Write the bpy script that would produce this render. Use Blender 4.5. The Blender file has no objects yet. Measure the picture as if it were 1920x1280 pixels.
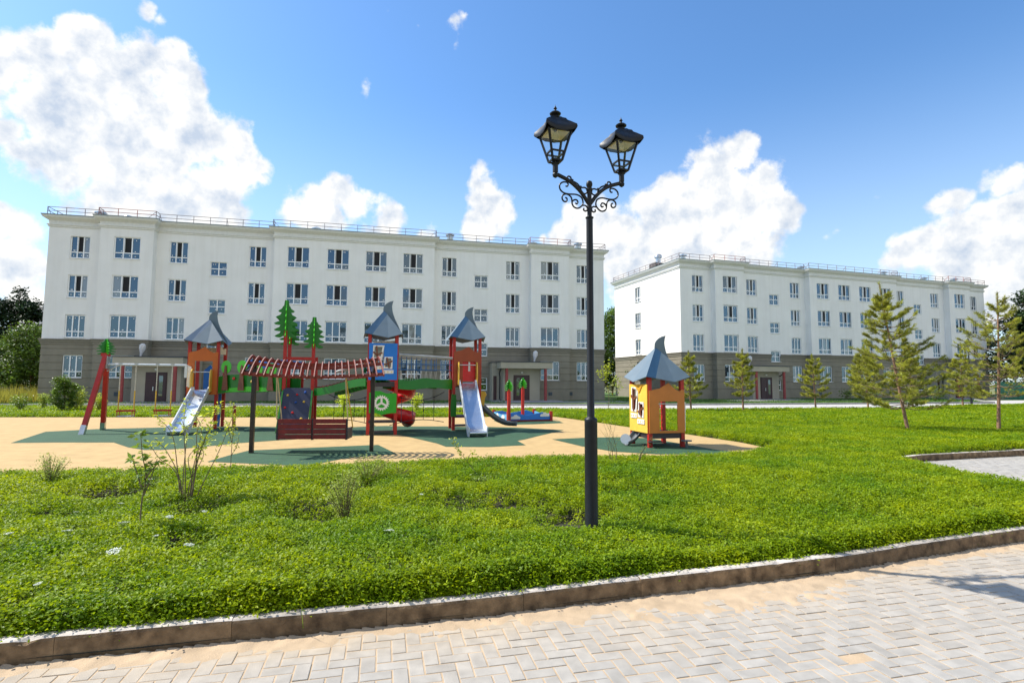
import bpy, math, random
import numpy as np
from mathutils import Vector, Matrix
rad = math.radians
random.seed(7); RNG = np.random.default_rng(7)
sc = bpy.context.scene
COL = sc.collection

# ------------------------------------------------------------------ camera
EYE, PITCH, ROLL, FPX = 1.6307, 0.0767, 0.0046, 1000.0
cd = bpy.data.cameras.new('camera'); cam = bpy.data.objects.new('camera', cd); COL.objects.link(cam)
cd.sensor_width = 36; cd.lens = FPX / 1920 * 36; cd.clip_start = .05; cd.clip_end = 3000
cam.matrix_world = Matrix.Translation((0, 0, EYE)) @ Matrix.Rotation(math.pi / 2 + PITCH, 4, 'X') @ Matrix.Rotation(ROLL, 4, 'Z')
sc.camera = cam

def ray(px, py):                       # direction seen at a point of the survey photograph
    a, b = (px - 960) / FPX, (640 - py) / FPX
    r = ROLL; a, b = a * math.cos(r) - b * math.sin(r), a * math.sin(r) + b * math.cos(r)
    return Vector((a, math.cos(PITCH) - b * math.sin(PITCH), math.sin(PITCH) + b * math.cos(PITCH)))
def G(px, py, z=0.0):                  # survey: ground position
    d = ray(px, py); t = (z - EYE) / d.z
    return (d.x * t, d.y * t)

# ------------------------------------------------------------------ exposure, sun, sky
sc.view_settings.view_transform = 'Standard'; sc.view_settings.look = 'None'
sc.view_settings.exposure = 0.6; sc.view_settings.gamma = 1.0
SUN_AZ = Vector((-.965, .262, 0)).normalized(); SUN_EL = rad(49)
S = Vector((SUN_AZ.x * math.cos(SUN_EL), SUN_AZ.y * math.cos(SUN_EL), math.sin(SUN_EL)))
ld = bpy.data.lights.new('sun', 'SUN'); ld.energy = 4.7; ld.angle = rad(.5); ld.color = (1, .94, .84)
lo = bpy.data.objects.new('sun', ld); COL.objects.link(lo); lo.rotation_euler = S.to_track_quat('Z', 'Y').to_euler(); lo.location = (-30, 10, 40)

W = bpy.data.worlds.new('World'); sc.world = W; W.use_nodes = True
nt = W.node_tree; N = nt.nodes; L = nt.links; N.clear()
def nn(t, **k):
    n = N.new(t)
    for a, v in k.items(): setattr(n, a, v)
    return n
def mth(op, a, b=None, clamp=False, c=None):
    n = nn('ShaderNodeMath', operation=op, use_clamp=clamp)
    for i, v in enumerate((a, b, c)):
        if v is None: continue
        if isinstance(v, (int, float)): n.inputs[i].default_value = v
        else: L.new(v, n.inputs[i])
    return n.outputs[0]
def vmth(op, a, b, out=0):
    n = nn('ShaderNodeVectorMath', operation=op)
    for i, v in enumerate((a, b)):
        if isinstance(v, (tuple, Vector)): n.inputs[i].default_value = tuple(v)
        else: L.new(v, n.inputs[i])
    return n.outputs[out]
sky = nn('ShaderNodeTexSky', sky_type='NISHITA'); sky.sun_disc = False
sky.sun_elevation = SUN_EL; sky.sun_rotation = math.atan2(SUN_AZ.x, SUN_AZ.y)
sky.air_density = 1.0; sky.dust_density = .5; sky.ozone_density = 2.5; sky.altitude = 100
tc = nn('ShaderNodeTexCoord'); D = vmth('NORMALIZE', tc.outputs['Generated'], (0, 0, 0))
def noise(vec, scale, detail, rough=.55):
    n = nn('ShaderNodeTexNoise'); n.inputs['Scale'].default_value = scale; n.inputs['Detail'].default_value = detail
    n.inputs['Roughness'].default_value = rough; L.new(vec, n.inputs['Vector']); return n
w1 = noise(D, 7, 3).outputs['Color']
warp = nn('ShaderNodeVectorMath', operation='MULTIPLY_ADD'); L.new(w1, warp.inputs[0]); warp.inputs[1].default_value = (.11,) * 3; warp.inputs[2].default_value = (-.055,) * 3
DW = vmth('ADD', D, warp.outputs[0])
CL = [(40,110,85),(150,75,70),(95,190,120),(230,150,90),(335,155,58),(200,260,115),(330,235,95),(300,330,115),(430,255,58),(455,315,60),(385,385,85),
      (485,310,34),(120,300,75),(400,340,80),(330,390,80),(440,400,50),(-30,120,90),(20,260,60),(60,300,60),(500,330,25),(240,400,90),(255,18,30),(285,40,20),
      (0,420,75),(30,500,80),(60,560,60),(-120,200,160),(-200,420,200),
      (560,392,46),(640,362,42),(600,405,56),(668,388,38),(905,335,30),(912,382,46),(900,425,40),(720,440,50),(800,450,40),
      (1378,285,48),(1330,335,75),(1400,335,62),(1250,395,72),(1345,420,115),(1445,390,58),(1275,470,110),(1480,400,32),(1120,425,68),(1072,398,36),(1062,450,62),(1185,478,85),(1010,440,24),(1410,470,80),
      (1845,345,52),(1800,378,50),(1885,345,50),(1765,395,30),(1865,425,95),(1720,478,52),(1810,500,95),(1685,490,32),(1910,500,95),(1960,400,110),(1900,560,80),(1560,440,12),(1580,432,10),
      (690,168,9),(727,178,8),(845,45,12),(862,36,8),(777,52,7),(720,16,9),(425,90,11),(1645,395,10),(855,88,8),(455,92,9)]
field = None
for (px, py, r) in CL:
    d = ray(px, py).normalized(); a = (px - 960) / FPX; b = (py - 640) / FPX
    rr = r / FPX * (1 + a * a + b * b) ** -.75
    v = mth('MULTIPLY_ADD', vmth('DISTANCE', DW, tuple(d), 1), -1 / rr, c=1.0)
    v = mth('MULTIPLY', v, min(1.0, (.24 if r > 20 else .06) + r / 78))
    field = v if field is None else mth('SMOOTH_MAX', field, v, c=.12)
BACK = [((.42, -.86, .30), .32), ((.75, -.62, .42), .28), ((-.10, -.72, .72), .32), ((.30, -.45, .85), .28), ((-.75, -.55, .40), .22), ((.85, -.20, .55), .26), ((.55, -.70, .62), .34)]
for dv, rr in BACK:                                    # unseen cumulus added behind the viewer to fill shaded fronts and show in panes
    v = mth('MULTIPLY_ADD', vmth('DISTANCE', DW, tuple(Vector(dv).normalized()), 1), -1 / rr, c=1.0)
    field = mth('SMOOTH_MAX', field, v, c=.12)
fb = noise(D, 13, 12, .62).outputs['Fac']
edge = mth('ADD', field, mth('MULTIPLY_ADD', fb, 1.9, c=-.95))
def sstep(x, lo_, hi_):
    n = nn('ShaderNodeMapRange', interpolation_type='SMOOTHSTEP'); L.new(x, n.inputs[0])
    n.inputs[1].default_value = lo_; n.inputs[2].default_value = hi_; return n.outputs[0]
mask = sstep(edge, -.04, .32)
# relief: difference of the billows towards the sun
DS = vmth('ADD', D, tuple(S * .022))
r1 = noise(D, 15, 7, .58).outputs['Fac']; r2 = noise(DS, 15, 7, .58).outputs['Fac']
relief = mth('SUBTRACT', r1, r2)
inner = sstep(edge, .25, 1.0)
low = noise(D, 5, 3).outputs['Fac']
shade = mth('ADD', mth('MULTIPLY_ADD', relief, 3.6, c=.80), mth('MULTIPLY', mth('MULTIPLY', inner, sstep(low, .40, .60)), -.34), clamp=True)
cmix = nn('ShaderNodeMix', data_type='RGBA'); L.new(shade, cmix.inputs[0])
cmix.inputs[6].default_value = (.40, .46, .55, 1); cmix.inputs[7].default_value = (.74, .73, .705, 1)
hsv = nn('ShaderNodeHueSaturation'); hsv.inputs['Saturation'].default_value = 1.12; L.new(sky.outputs[0], hsv.inputs['Color'])
skyc = nn('ShaderNodeVectorMath', operation='MULTIPLY'); L.new(hsv.outputs[0], skyc.inputs[0]); skyc.inputs[1].default_value = (.120, .141, .153)
# milky veil low over the horizon
sep = nn('ShaderNodeSeparateXYZ'); L.new(D, sep.inputs[0])
veil = mth('MULTIPLY', mth('SUBTRACT', 1.0, sstep(sep.outputs[2], .0, .50)), .62)
vm = nn('ShaderNodeMix', data_type='RGBA'); L.new(veil, vm.inputs[0]); L.new(skyc.outputs[0], vm.inputs[6]); vm.inputs[7].default_value = (.56, .67, .76, 1)
fm = nn('ShaderNodeMix', data_type='RGBA'); L.new(mth('MULTIPLY', mask, .97), fm.inputs[0]); L.new(vm.outputs[2], fm.inputs[6]); L.new(cmix.outputs[2], fm.inputs[7])
bg = nn('ShaderNodeBackground'); L.new(fm.outputs[2], bg.inputs[0]); bg.inputs[1].default_value = 1.0
L.new(bg.outputs[0], nn('ShaderNodeOutputWorld').inputs[0])
try: W.cycles.sampling_method = 'MANUAL'; W.cycles.sample_map_resolution = 512
except Exception: pass

# ------------------------------------------------------------------ materials
MATS = {}
def M(name, rgb, rough=.6, var=.12, scale=6.0, bump=0.0, bscale=60.0, metal=0.0, spec=.5, trans=0.0, col2=None, attr=False, objrand=0.0):
    if name in MATS: return MATS[name]
    m = bpy.data.materials.new(name); m.use_nodes = True; t = m.node_tree; p = t.nodes['Principled BSDF']
    p.inputs['Roughness'].default_value = rough; p.inputs['Metallic'].default_value = metal; p.inputs['Specular IOR Level'].default_value = spec
    tcn = t.nodes.new('ShaderNodeTexCoord'); ns = t.nodes.new('ShaderNodeTexNoise'); ns.inputs['Scale'].default_value = scale; ns.inputs['Detail'].default_value = 6
    t.links.new(tcn.outputs['Object'], ns.inputs['Vector'])
    rp = t.nodes.new('ShaderNodeMix'); rp.data_type = 'RGBA'; t.links.new(ns.outputs['Fac'], rp.inputs[0])
    mr = t.nodes.new('ShaderNodeMapRange'); mr.inputs[1].default_value = .3; mr.inputs[2].default_value = .7
    t.links.new(ns.outputs['Fac'], mr.inputs[0]); t.links.new(mr.outputs[0], rp.inputs[0])
    c2 = col2 or [c * (1 - var * 1.6) for c in rgb]
    rp.inputs[6].default_value = (*c2, 1); rp.inputs[7].default_value = (*[min(1, c * (1 + var)) for c in rgb], 1)
    out = rp.outputs[2]
    if attr:
        at = t.nodes.new('ShaderNodeAttribute'); at.attribute_name = 'tone'
        mu = t.nodes.new('ShaderNodeMix'); mu.data_type = 'RGBA'; mu.blend_type = 'MULTIPLY'; mu.inputs[0].default_value = 1
        t.links.new(out, mu.inputs[6]); t.links.new(at.outputs['Color'], mu.inputs[7]); out = mu.outputs[2]
    if objrand:
        oi = t.nodes.new('ShaderNodeObjectInfo'); hs = t.nodes.new('ShaderNodeHueSaturation')
        a = t.nodes.new('ShaderNodeMapRange'); a.inputs[3].default_value = 1 - objrand; a.inputs[4].default_value = 1 + objrand
        h = t.nodes.new('ShaderNodeMapRange'); h.inputs[3].default_value = .5 + objrand * .03; h.inputs[4].default_value = .5 - objrand * .06
        t.links.new(oi.outputs['Random'], a.inputs[0]); t.links.new(oi.outputs['Random'], h.inputs[0])
        t.links.new(a.outputs[0], hs.inputs['Value']); t.links.new(h.outputs[0], hs.inputs['Hue']); t.links.new(out, hs.inputs['Color']); out = hs.outputs[0]
    t.links.new(out, p.inputs['Base Color'])
    if bump:
        b = t.nodes.new('ShaderNodeBump'); b.inputs['Strength'].default_value = 1; b.inputs['Distance'].default_value = bump
        n2 = t.nodes.new('ShaderNodeTexNoise'); n2.inputs['Scale'].default_value = bscale; n2.inputs['Detail'].default_value = 4
        t.links.new(tcn.outputs['Object'], n2.inputs['Vector']); t.links.new(n2.outputs['Fac'], b.inputs['Height']); t.links.new(b.outputs[0], p.inputs['Normal'])
    if trans:
        tr = t.nodes.new('ShaderNodeBsdfTranslucent'); mx = t.nodes.new('ShaderNodeMixShader'); mx.inputs[0].default_value = trans
        hs2 = t.nodes.new('ShaderNodeHueSaturation'); hs2.inputs['Hue'].default_value = .485; hs2.inputs['Value'].default_value = 1.5; t.links.new(out, hs2.inputs['Color'])
        t.links.new(hs2.outputs[0], tr.inputs[0]); o = t.nodes['Material Output']
        t.links.new(p.outputs[0], mx.inputs[1]); t.links.new(tr.outputs[0], mx.inputs[2]); t.links.new(mx.outputs[0], o.inputs[0])
    MATS[name] = m; return m
def glassy(name, rgb, refl, rough=.02, transp=0.0):
    m = bpy.data.materials.new(name); m.use_nodes = True; t = m.node_tree; t.nodes.clear()
    o = t.nodes.new('ShaderNodeOutputMaterial'); g = t.nodes.new('ShaderNodeBsdfGlossy'); g.inputs['Roughness'].default_value = rough
    d = t.nodes.new('ShaderNodeBsdfTransparent' if transp else 'ShaderNodeBsdfDiffuse'); d.inputs[0].default_value = (*rgb, 1)
    g.inputs[0].default_value = (.85, .95, 1, 1) if transp else (.62, .83, 1, 1)
    f = t.nodes.new('ShaderNodeFresnel'); f.inputs[0].default_value = 1.5
    a = t.nodes.new('ShaderNodeMath'); a.operation = 'ADD'; a.use_clamp = True; a.inputs[1].default_value = refl; (None if transp else t.links.new(f.outputs[0], a.inputs[0])); a.inputs[0].default_value = 0
    tcn = t.nodes.new('ShaderNodeTexCoord'); ns = t.nodes.new('ShaderNodeTexNoise'); ns.inputs['Scale'].default_value = 2.2; t.links.new(tcn.outputs['Object'], ns.inputs[0])
    b = t.nodes.new('ShaderNodeBump'); b.inputs['Distance'].default_value = .0012; t.links.new(ns.outputs[0], b.inputs['Height']); t.links.new(b.outputs[0], g.inputs['Normal'])
    mx = t.nodes.new('ShaderNodeMixShader'); t.links.new(a.outputs[0], mx.inputs[0]); t.links.new(d.outputs[0], mx.inputs[1]); t.links.new(g.outputs[0], mx.inputs[2]); t.links.new(mx.outputs[0], o.inputs[0])
    MATS[name] = m; return m
plaster = M('white_plaster', (.84, .825, .80), .9, .03, .6, .004, 90)
brownp = M('taupe_plaster', (.245, .22, .172), .9, .07, 1.4, .004, 90)
belt = M('taupe_moulding', (.21, .19, .15), .8, .05)
cornm = M('cornice_white', (.72, .71, .67), .8, .04)
capm = M('cornice_cap_metal', (.22, .26, .27), .4, .05, metal=.5)
roofm = M('roof_felt', (.12, .12, .12), .9)
winframe = M('window_vinyl', (.9, .9, .9), .35, .03)
stickm = M('white_sticker', (.8, .8, .8), .6, .02)
glass = glassy('window_glass', (.006, .012, .02), .12)
curtm = glassy('glass_before_pale_blind', (.20, .19, .165), .10)
dark = M('dark_interior', (.006, .006, .008), .7, .1)
railm = M('railing_steel', (.28, .22, .22), .5); railr = M('railing_primer_red', (.45, .13, .10), .5)
galv = M('galvanised_steel', (.55, .57, .58), .32, .12, 5, metal=.9)
doorm = M('maroon_door', (.045, .014, .018), .4, .1); redcol = M('faded_red_column', (.30, .05, .045), .6, .12)
redp = M('red_painted_timber', (.40, .012, .007), .45, .12, 5); dredp = M('dark_red_boards', (.17, .006, .006), .5, .2, 9)
blackp = M('black_post', (.022, .014, .013), .35, .2, 8)
orangep = M('brown_orange_panel', (.52, .115, .008), .45, .05, 4); brownpan = M('brown_panel', (.30, .05, .009), .45, .06, 4)
yellowp = M('yellow_panel', (.80, .50, .07), .35, .05, 4); bluep = M('blue_panel', (.008, .17, .60), .4, .05, 4)
greenp = M('green_panel', (.009, .17, .010), .4, .08, 4); limep = M('bright_green_panel', (.06, .48, .012), .4, .06, 4)
gearg = M('mid_green_panel', (.02, .33, .015), .4, .05, 4)
greyroof = M('grey_roof_panel', (.115, .165, .205), .5, .06, 4); blueroof = M('dark_blue_roof_strip', (.02, .075, .15), .5, .06, 4)
whitep = M('white_painted_board', (.74, .72, .68), .45, .05); creamp = M('cream_board', (.62, .46, .28), .5, .06)
brownt = M('brown_cutout', (.17, .05, .02), .5, .1); redplast = M('red_plastic', (.62, .015, .018), .25, .04)
navyp = M('navy_panel', (.012, .017, .05), .4, .1); greyplast = M('grey_plastic', (.10, .115, .12), .45, .1)
steel = M('slide_steel', (.62, .68, .74), .26, .05, 3, metal=.85); whiteside = M('light_grey_slide_side', (.62, .66, .70), .35, .04)
rope = M('beige_rope', (.55, .45, .28), .9); ropeb = M('blue_rope', (.04, .13, .30), .9); chainm = M('chain', (.62, .58, .48), .45, .2, 40, metal=.6)
darkm = M('dark_platform_board', (.035, .028, .034), .5, .15)
ironm = M('black_cast_iron', (.008, .009, .011), .42, .2, 14, .001, 200, spec=.3)
lampglass = glassy('lantern_glass', (.97, .98, .98), .05, .03, 1); reflm = M('cream_reflector', (.66, .60, .34), .5, .08)
bulbm = glassy('bulb_glass', (.93, .95, .95), .06, .05, 1)
leafm = M('ground_cover_leaf', (.205, .325, .005), .5, .15, 3, trans=.42, objrand=.32, spec=.25)
leafd = M('tree_leaf', (.045, .105, .018), .5, .3, .5, trans=.25, attr=True)
leafy = M('sapling_leaf', (.27, .34, .03), .45, .25, 9, trans=.3, attr=True)
leafs = M('dark_sapling_leaf', (.12, .20, .02), .4, .25, 9, trans=.25, attr=True)
needle = M('pine_needle', (.31, .35, .05), .55, .3, 1.5, trans=.3, attr=True)
needled = M('dark_conifer_needle', (.022, .05, .016), .6, .3, .8, trans=.1, attr=True)
barkm = M('pine_bark', (.26, .15, .09), .85, .25, 14, .01, 30); twigm = M('twig_bark', (.17, .12, .07), .8, .2, 20)
petalm = M('white_petal', (.72, .76, .68), .6, .04)

# patches of yellower and darker growth across the cover
_t = leafm.node_tree; _g = _t.nodes.new('ShaderNodeNewGeometry'); _n = _t.nodes.new('ShaderNodeTexNoise'); _n.inputs['Scale'].default_value = .9; _n.inputs['Detail'].default_value = 5; _t.links.new(_g.outputs['Position'], _n.inputs['Vector'])
_r = _t.nodes.new('ShaderNodeValToRGB'); _r.color_ramp.elements[0].position = .33; _r.color_ramp.elements[0].color = (.62, .80, .9, 1); _r.color_ramp.elements[1].position = .66; _r.color_ramp.elements[1].color = (1.28, 1.12, .9, 1); _t.links.new(_n.outputs['Fac'], _r.inputs[0])
_m = _t.nodes.new('ShaderNodeMix'); _m.data_type = 'RGBA'; _m.blend_type = 'MULTIPLY'; _m.inputs[0].default_value = 1; _h = [n for n in _t.nodes if n.bl_idname == 'ShaderNodeHueSaturation' and n.inputs['Value'].is_linked][0]
_src = _h.inputs['Color'].links[0].from_socket; _t.links.new(_src, _m.inputs[6]); _t.links.new(_r.outputs[0], _m.inputs[7]); _t.links.new(_m.outputs[2], _h.inputs['Color'])
# faint vertical rain streaks and patches on the plaster
for _pm in (plaster, brownp):
    _t = _pm.node_tree; _tc = _t.nodes.new('ShaderNodeTexCoord'); _mp = _t.nodes.new('ShaderNodeMapping'); _mp.inputs['Scale'].default_value = (2.6, 2.6, .16); _n = _t.nodes.new('ShaderNodeTexNoise'); _n.inputs['Scale'].default_value = 1.3; _n.inputs['Detail'].default_value = 7
    _t.links.new(_tc.outputs['Object'], _mp.inputs[0]); _t.links.new(_mp.outputs[0], _n.inputs['Vector']); _r = _t.nodes.new('ShaderNodeValToRGB'); _r.color_ramp.elements[0].position = .3; _r.color_ramp.elements[0].color = (.955, .95, .94, 1); _r.color_ramp.elements[1].position = .55; _r.color_ramp.elements[1].color = (1, 1, 1, 1)
    _t.links.new(_n.outputs['Fac'], _r.inputs[0]); _m = _t.nodes.new('ShaderNodeMix'); _m.data_type = 'RGBA'; _m.blend_type = 'MULTIPLY'; _m.inputs[0].default_value = 1; _p = _t.nodes['Principled BSDF']
    _t.links.new(_p.inputs['Base Color'].links[0].from_socket, _m.inputs[6]); _t.links.new(_r.outputs[0], _m.inputs[7]); _t.links.new(_m.outputs[2], _p.inputs['Base Color'])
# ------------------------------------------------------------------ mesh helpers
class MB:
    def __init__(s): s.v = []; s.f = []; s.m = []
    def add(s, vs, fs, mi=0):
        o = len(s.v); s.v += [tuple(v) for v in vs]; s.f += [[o + i for i in f] for f in fs]; s.m += [mi] * len(fs); return s
    def box(s, c, d, mi=0, rz=0, R=None):
        x, y, z = [k / 2 for k in d]
        R = R or Matrix.Rotation(rz, 3, 'Z')
        vs = [Vector(c) + R @ Vector((a * x, b * y, e * z)) for a in (-1, 1) for b in (-1, 1) for e in (-1, 1)]
        return s.add(vs, [(0, 1, 3, 2), (4, 6, 7, 5), (0, 4, 5, 1), (2, 3, 7, 6), (0, 2, 6, 4), (1, 5, 7, 3)], mi)
    def bar(s, a, b, w, h=None, mi=0, up=(0, 0, 1)):
        a = Vector(a); b = Vector(b); t = (b - a); ln = t.length; t.normalize(); u = Vector(up)
        if abs(t.dot(u)) > .98: u = Vector((0, 1, 0))
        sd = t.cross(u).normalized(); u = sd.cross(t)
        R = Matrix((t, sd, u)).transposed(); return s.box((a + b) / 2, (ln, w, h or w), mi, R=R)
    def tube(s, pts, r, n=8, mi=0, caps=True):
        pts = [Vector(p) for p in pts]; k = len(pts); rs = r if isinstance(r, (list, tuple)) else [r] * k
        t0 = (pts[1] - pts[0]).normalized(); up = Vector((0, 0, 1)) if abs(t0.z) < .9 else Vector((1, 0, 0))
        nrm = t0.cross(up).normalized(); vs = []
        for i, p in enumerate(pts):
            t = (pts[min(i + 1, k - 1)] - pts[max(i - 1, 0)]).normalized()
            nrm = (nrm - t * nrm.dot(t)).normalized(); bn = t.cross(nrm)
            for j in range(n):
                a = 2 * math.pi * j / n; vs.append(p + (nrm * math.cos(a) + bn * math.sin(a)) * rs[i])
        fs = [(i * n + j, i * n + (j + 1) % n, (i + 1) * n + (j + 1) % n, (i + 1) * n + j) for i in range(k - 1) for j in range(n)]
        if caps: fs += [tuple(range(n))[::-1], tuple((k - 1) * n + j for j in range(n))]
        return s.add(vs, fs, mi)
    def lathe(s, prof, c=(0, 0, 0), n=20, mi=0, sq=False):
        vs = []; off = math.pi / 4 if sq else 0; n = 4 if sq else n; k = math.sqrt(2) if sq else 1
        for r, z in prof:
            for j in range(n): a = 2 * math.pi * j / n + off; vs.append((c[0] + r * k * math.cos(a), c[1] + r * k * math.sin(a), c[2] + z))
        m = len(prof)
        fs = [(i * n + j, i * n + (j + 1) % n, (i + 1) * n + (j + 1) % n, (i + 1) * n + j) for i in range(m - 1) for j in range(n)]
        fs += [tuple(range(n))[::-1], tuple((m - 1) * n + j for j in range(n))]
        return s.add(vs, fs, mi)
    def prism(s, poly, o, ux, uy, th, mi=0):          # outline in the plane (ux, uy), extruded by th along the normal
        o = Vector(o); ux = Vector(ux); uy = Vector(uy); nz = ux.cross(uy).normalized() * th; n = len(poly)
        a = [o + ux * p[0] + uy * p[1] - nz / 2 for p in poly]; b = [q + nz for q in a]
        s.add(a + b, [tuple(range(n))[::-1], tuple(range(n, 2 * n))] + [(i, (i + 1) % n, n + (i + 1) % n, n + i) for i in range(n)], mi); return s
    def sheet(s, poly, z, mi=0): return s.add([(p[0], p[1], z) for p in poly], [tuple(range(len(poly)))], mi)
    def build(s, name, mats, parent=None, smooth=False):
        me = bpy.data.meshes.new(name); me.from_pydata(s.v, [], s.f)
        mats = mats if isinstance(mats, (list, tuple)) else [mats]
        for m in mats: me.materials.append(m)
        if len(mats) > 1: me.polygons.foreach_set('material_index', s.m)
        if smooth:
            me.polygons.foreach_set('use_smooth', [True] * len(me.polygons))
            try: me.set_sharp_from_angle(angle=rad(40))
            except Exception: pass
        me.update(); return link(name, me, parent)
def link(name, me, parent=None):
    o = bpy.data.objects.new(name, me); COL.objects.link(o)
    if parent: o.parent = parent
    return o
def tag(o, label=None, cat=None, group=None, kind=None):
    for k, v in (('label', label), ('category', cat), ('group', group), ('kind', kind)):
        if v: o[k] = v
    return o
def thing(name, label, cat, loc, rz=0, group=None):
    o = bpy.data.objects.new(name, None); o.empty_display_size = .3; COL.objects.link(o)
    o.location = (*loc[:2], loc[2] if len(loc) > 2 else 0); o.rotation_euler = (0, 0, rz); return tag(o, label, cat, group)
def kids(o): return [c for c in ALLKIDS.get(o.name, [])]
def copy_tree(o, parent=None):
    c = o.copy(); COL.objects.link(c); c.parent = parent
    for ch in [x for x in COL.objects if x.parent == o]: copy_tree(ch, c)
    return c
def spline(pts, n=6):
    P = [Vector(p) for p in pts]; P = [2 * P[0] - P[1]] + P + [2 * P[-1] - P[-2]]; out = []
    for i in range(1, len(P) - 2):
        for k in range(n):
            t = k / n; a, b, c, d = P[i - 1:i + 3]
            out.append(.5 * ((2 * b) + (c - a) * t + (2 * a - 5 * b + 4 * c - d) * t * t + (3 * b - a - 3 * c + d) * t ** 3))
    return out + [P[-2]]
def npmesh(name, V, F, mats, parent=None, tone=None, mi=None):
    V = np.asarray(V, np.float32); F = np.asarray(F, np.int32); me = bpy.data.meshes.new(name); k = F.shape[1]
    me.vertices.add(len(V)); me.vertices.foreach_set('co', V.ravel())
    me.loops.add(F.size); me.loops.foreach_set('vertex_index', F.ravel())
    me.polygons.add(len(F)); me.polygons.foreach_set('loop_start', np.arange(0, F.size, k, dtype=np.int32))
    for m in (mats if isinstance(mats, list) else [mats]): me.materials.append(m)
    if mi is not None: me.polygons.foreach_set('material_index', np.asarray(mi, np.int32))
    if tone is not None:
        a = me.attributes.new('tone', 'FLOAT_COLOR', 'POINT'); t = np.asarray(tone, np.float32)
        if t.ndim == 1: t = np.stack([t, t, t], 1)
        a.data.foreach_set('color', np.concatenate([t, np.ones((len(t), 1), np.float32)], 1).ravel())
    me.update(calc_edges=True)
    if k == 4: me.polygons.foreach_set('use_smooth', [False] * len(F))
    me.validate(); return link(name, me, parent)

# ------------------------------------------------------------------ ground, paving, lawn
TH = .237                                             # everything on the site is laid out along this direction
CA, SA = math.cos(TH), math.sin(TH)
earth = M('dry_earth', (.20, .16, .09), .95, .25, .4, .02, 8)
meadow = M('meadow', (.22, .24, .04), .95, .3, 1.2, .05, 12)
soil = M('dark_soil', (.035, .032, .018), .95, .3, 4, .01, 30)
g = MB(); g.sheet([(-900, -900), (900, -900), (900, 1500), (-900, 1500)], -.09); tag(g.build('ground', M('field_ground', (.16, .17, .06), .95, .3, .05)), kind='structure')
kerb_line = [(-9, 1.2), (-5.5, 2.33), (-2.92, 3.18), (-2.23, 3.34), (-1.55, 3.53), (-.44, 3.79), (.56, 4.07), (1.31, 4.32), (2.52, 4.66), (3.97, 5.21), (5.36, 5.71), (7.0, 6.25)]
kerb_side = [(7.0, 6.25), (7.35, 6.6), (7.5, 7.3), (7.65, 9.0), (7.8, 10.6), (8.1, 11.25), (9.12, 11.64), (11.84, 12.49), (18, 14.3), (30, 17.6), (60, 25.5)]
lawn_poly = kerb_line + kerb_side[1:] + [(60, 48), (39.58, 41.45), (32.5, 38.9), (25.4, 34.5), (16.8, 32.5), (5.75, 30.4), (1.25, 31.1), (-13.5, 31.3), (-29.9, 31.2), (-60, 29.5), (-60, -14)]
play_poly = [(-45, 22.0), (-21.94, 23.07), (-14.71, 23.56), (-2.4, 24.41), (1.04, 25.6), (1.8, 25.5), (2.4, 24.3), (3.46, 21.61), (4.24, 19.4), (5.4, 17.1), (6.2, 14.6), (6.35, 13.3), (5.9, 12.5), (5.0, 11.6), (3.72, 10.9), (2.83, 10.6), (1.29, 10.65), (-.6, 10.2), (-2.54, 9.85), (-4.19, 9.2), (-5.8, 8.85), (-8.21, 8.6), (-12, 8.2), (-20, 7.5), (-45, 6)]
def inpoly(X, Y, poly):
    r = np.zeros(len(X), bool); n = len(poly)
    for i in range(n):
        x0, y0 = poly[i]; x1, y1 = poly[i - 1]
        c = ((y0 > Y) != (y1 > Y)) & (X < (x1 - x0) * (Y - y0) / ((y1 - y0) or 1e-9) + x0); r ^= c
    return r
g = MB(); g.sheet(lawn_poly, .03); tag(g.build('lawn_soil', soil), kind='structure')
tanm = M('tan_rubber_surface', (.47, .325, .14), .92, .06, 3, .004, 110, col2=(.41, .275, .115))
greenr = M('green_rubber_surface', (.022, .075, .033), .9, .12, 4, .004, 110)
g = MB(); g.sheet(play_poly, .045); tag(g.build('playground_surface', tanm), kind='structure')
patches = [
 [(20,830),(85,809),(180,804),(300,801),(440,799),(520,800),(600,803),(690,799),(720,798),(777,799),(827,799),(920,800),(966,801),(1057,806),(1013,816),(985,823),(970,826),(986,834),(917,837.5),(836,837),(820,831),(790,824),(759,817),(740,814),(700,815),(640,818),(522,825),(450,830),(410,834),(350,840),(300,843),(270,843),(240,838),(213,829),(100,829)],
 [(388,865),(430,853),(467,844),(600,838),(709,833.5),(745,851),(690,854),(640,860),(600,868),(565,873),(480,869)],
 [(1035,823),(1100,820),(1160,819),(1215,821),(1300,835),(1345,843),(1400,848),(1390,853),(1230,851),(1150,846),(1090,836)],
 [(925,788),(945,796),(1000,795),(1057,792.5),(1047,789),(1000,787),(940,785)]]
g = MB()
for i, p in enumerate(patches): g.sheet([G(x, y, .049) for x, y in p], .049)
tag(g.build('playground_green_patches', greenr), kind='structure')

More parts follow.
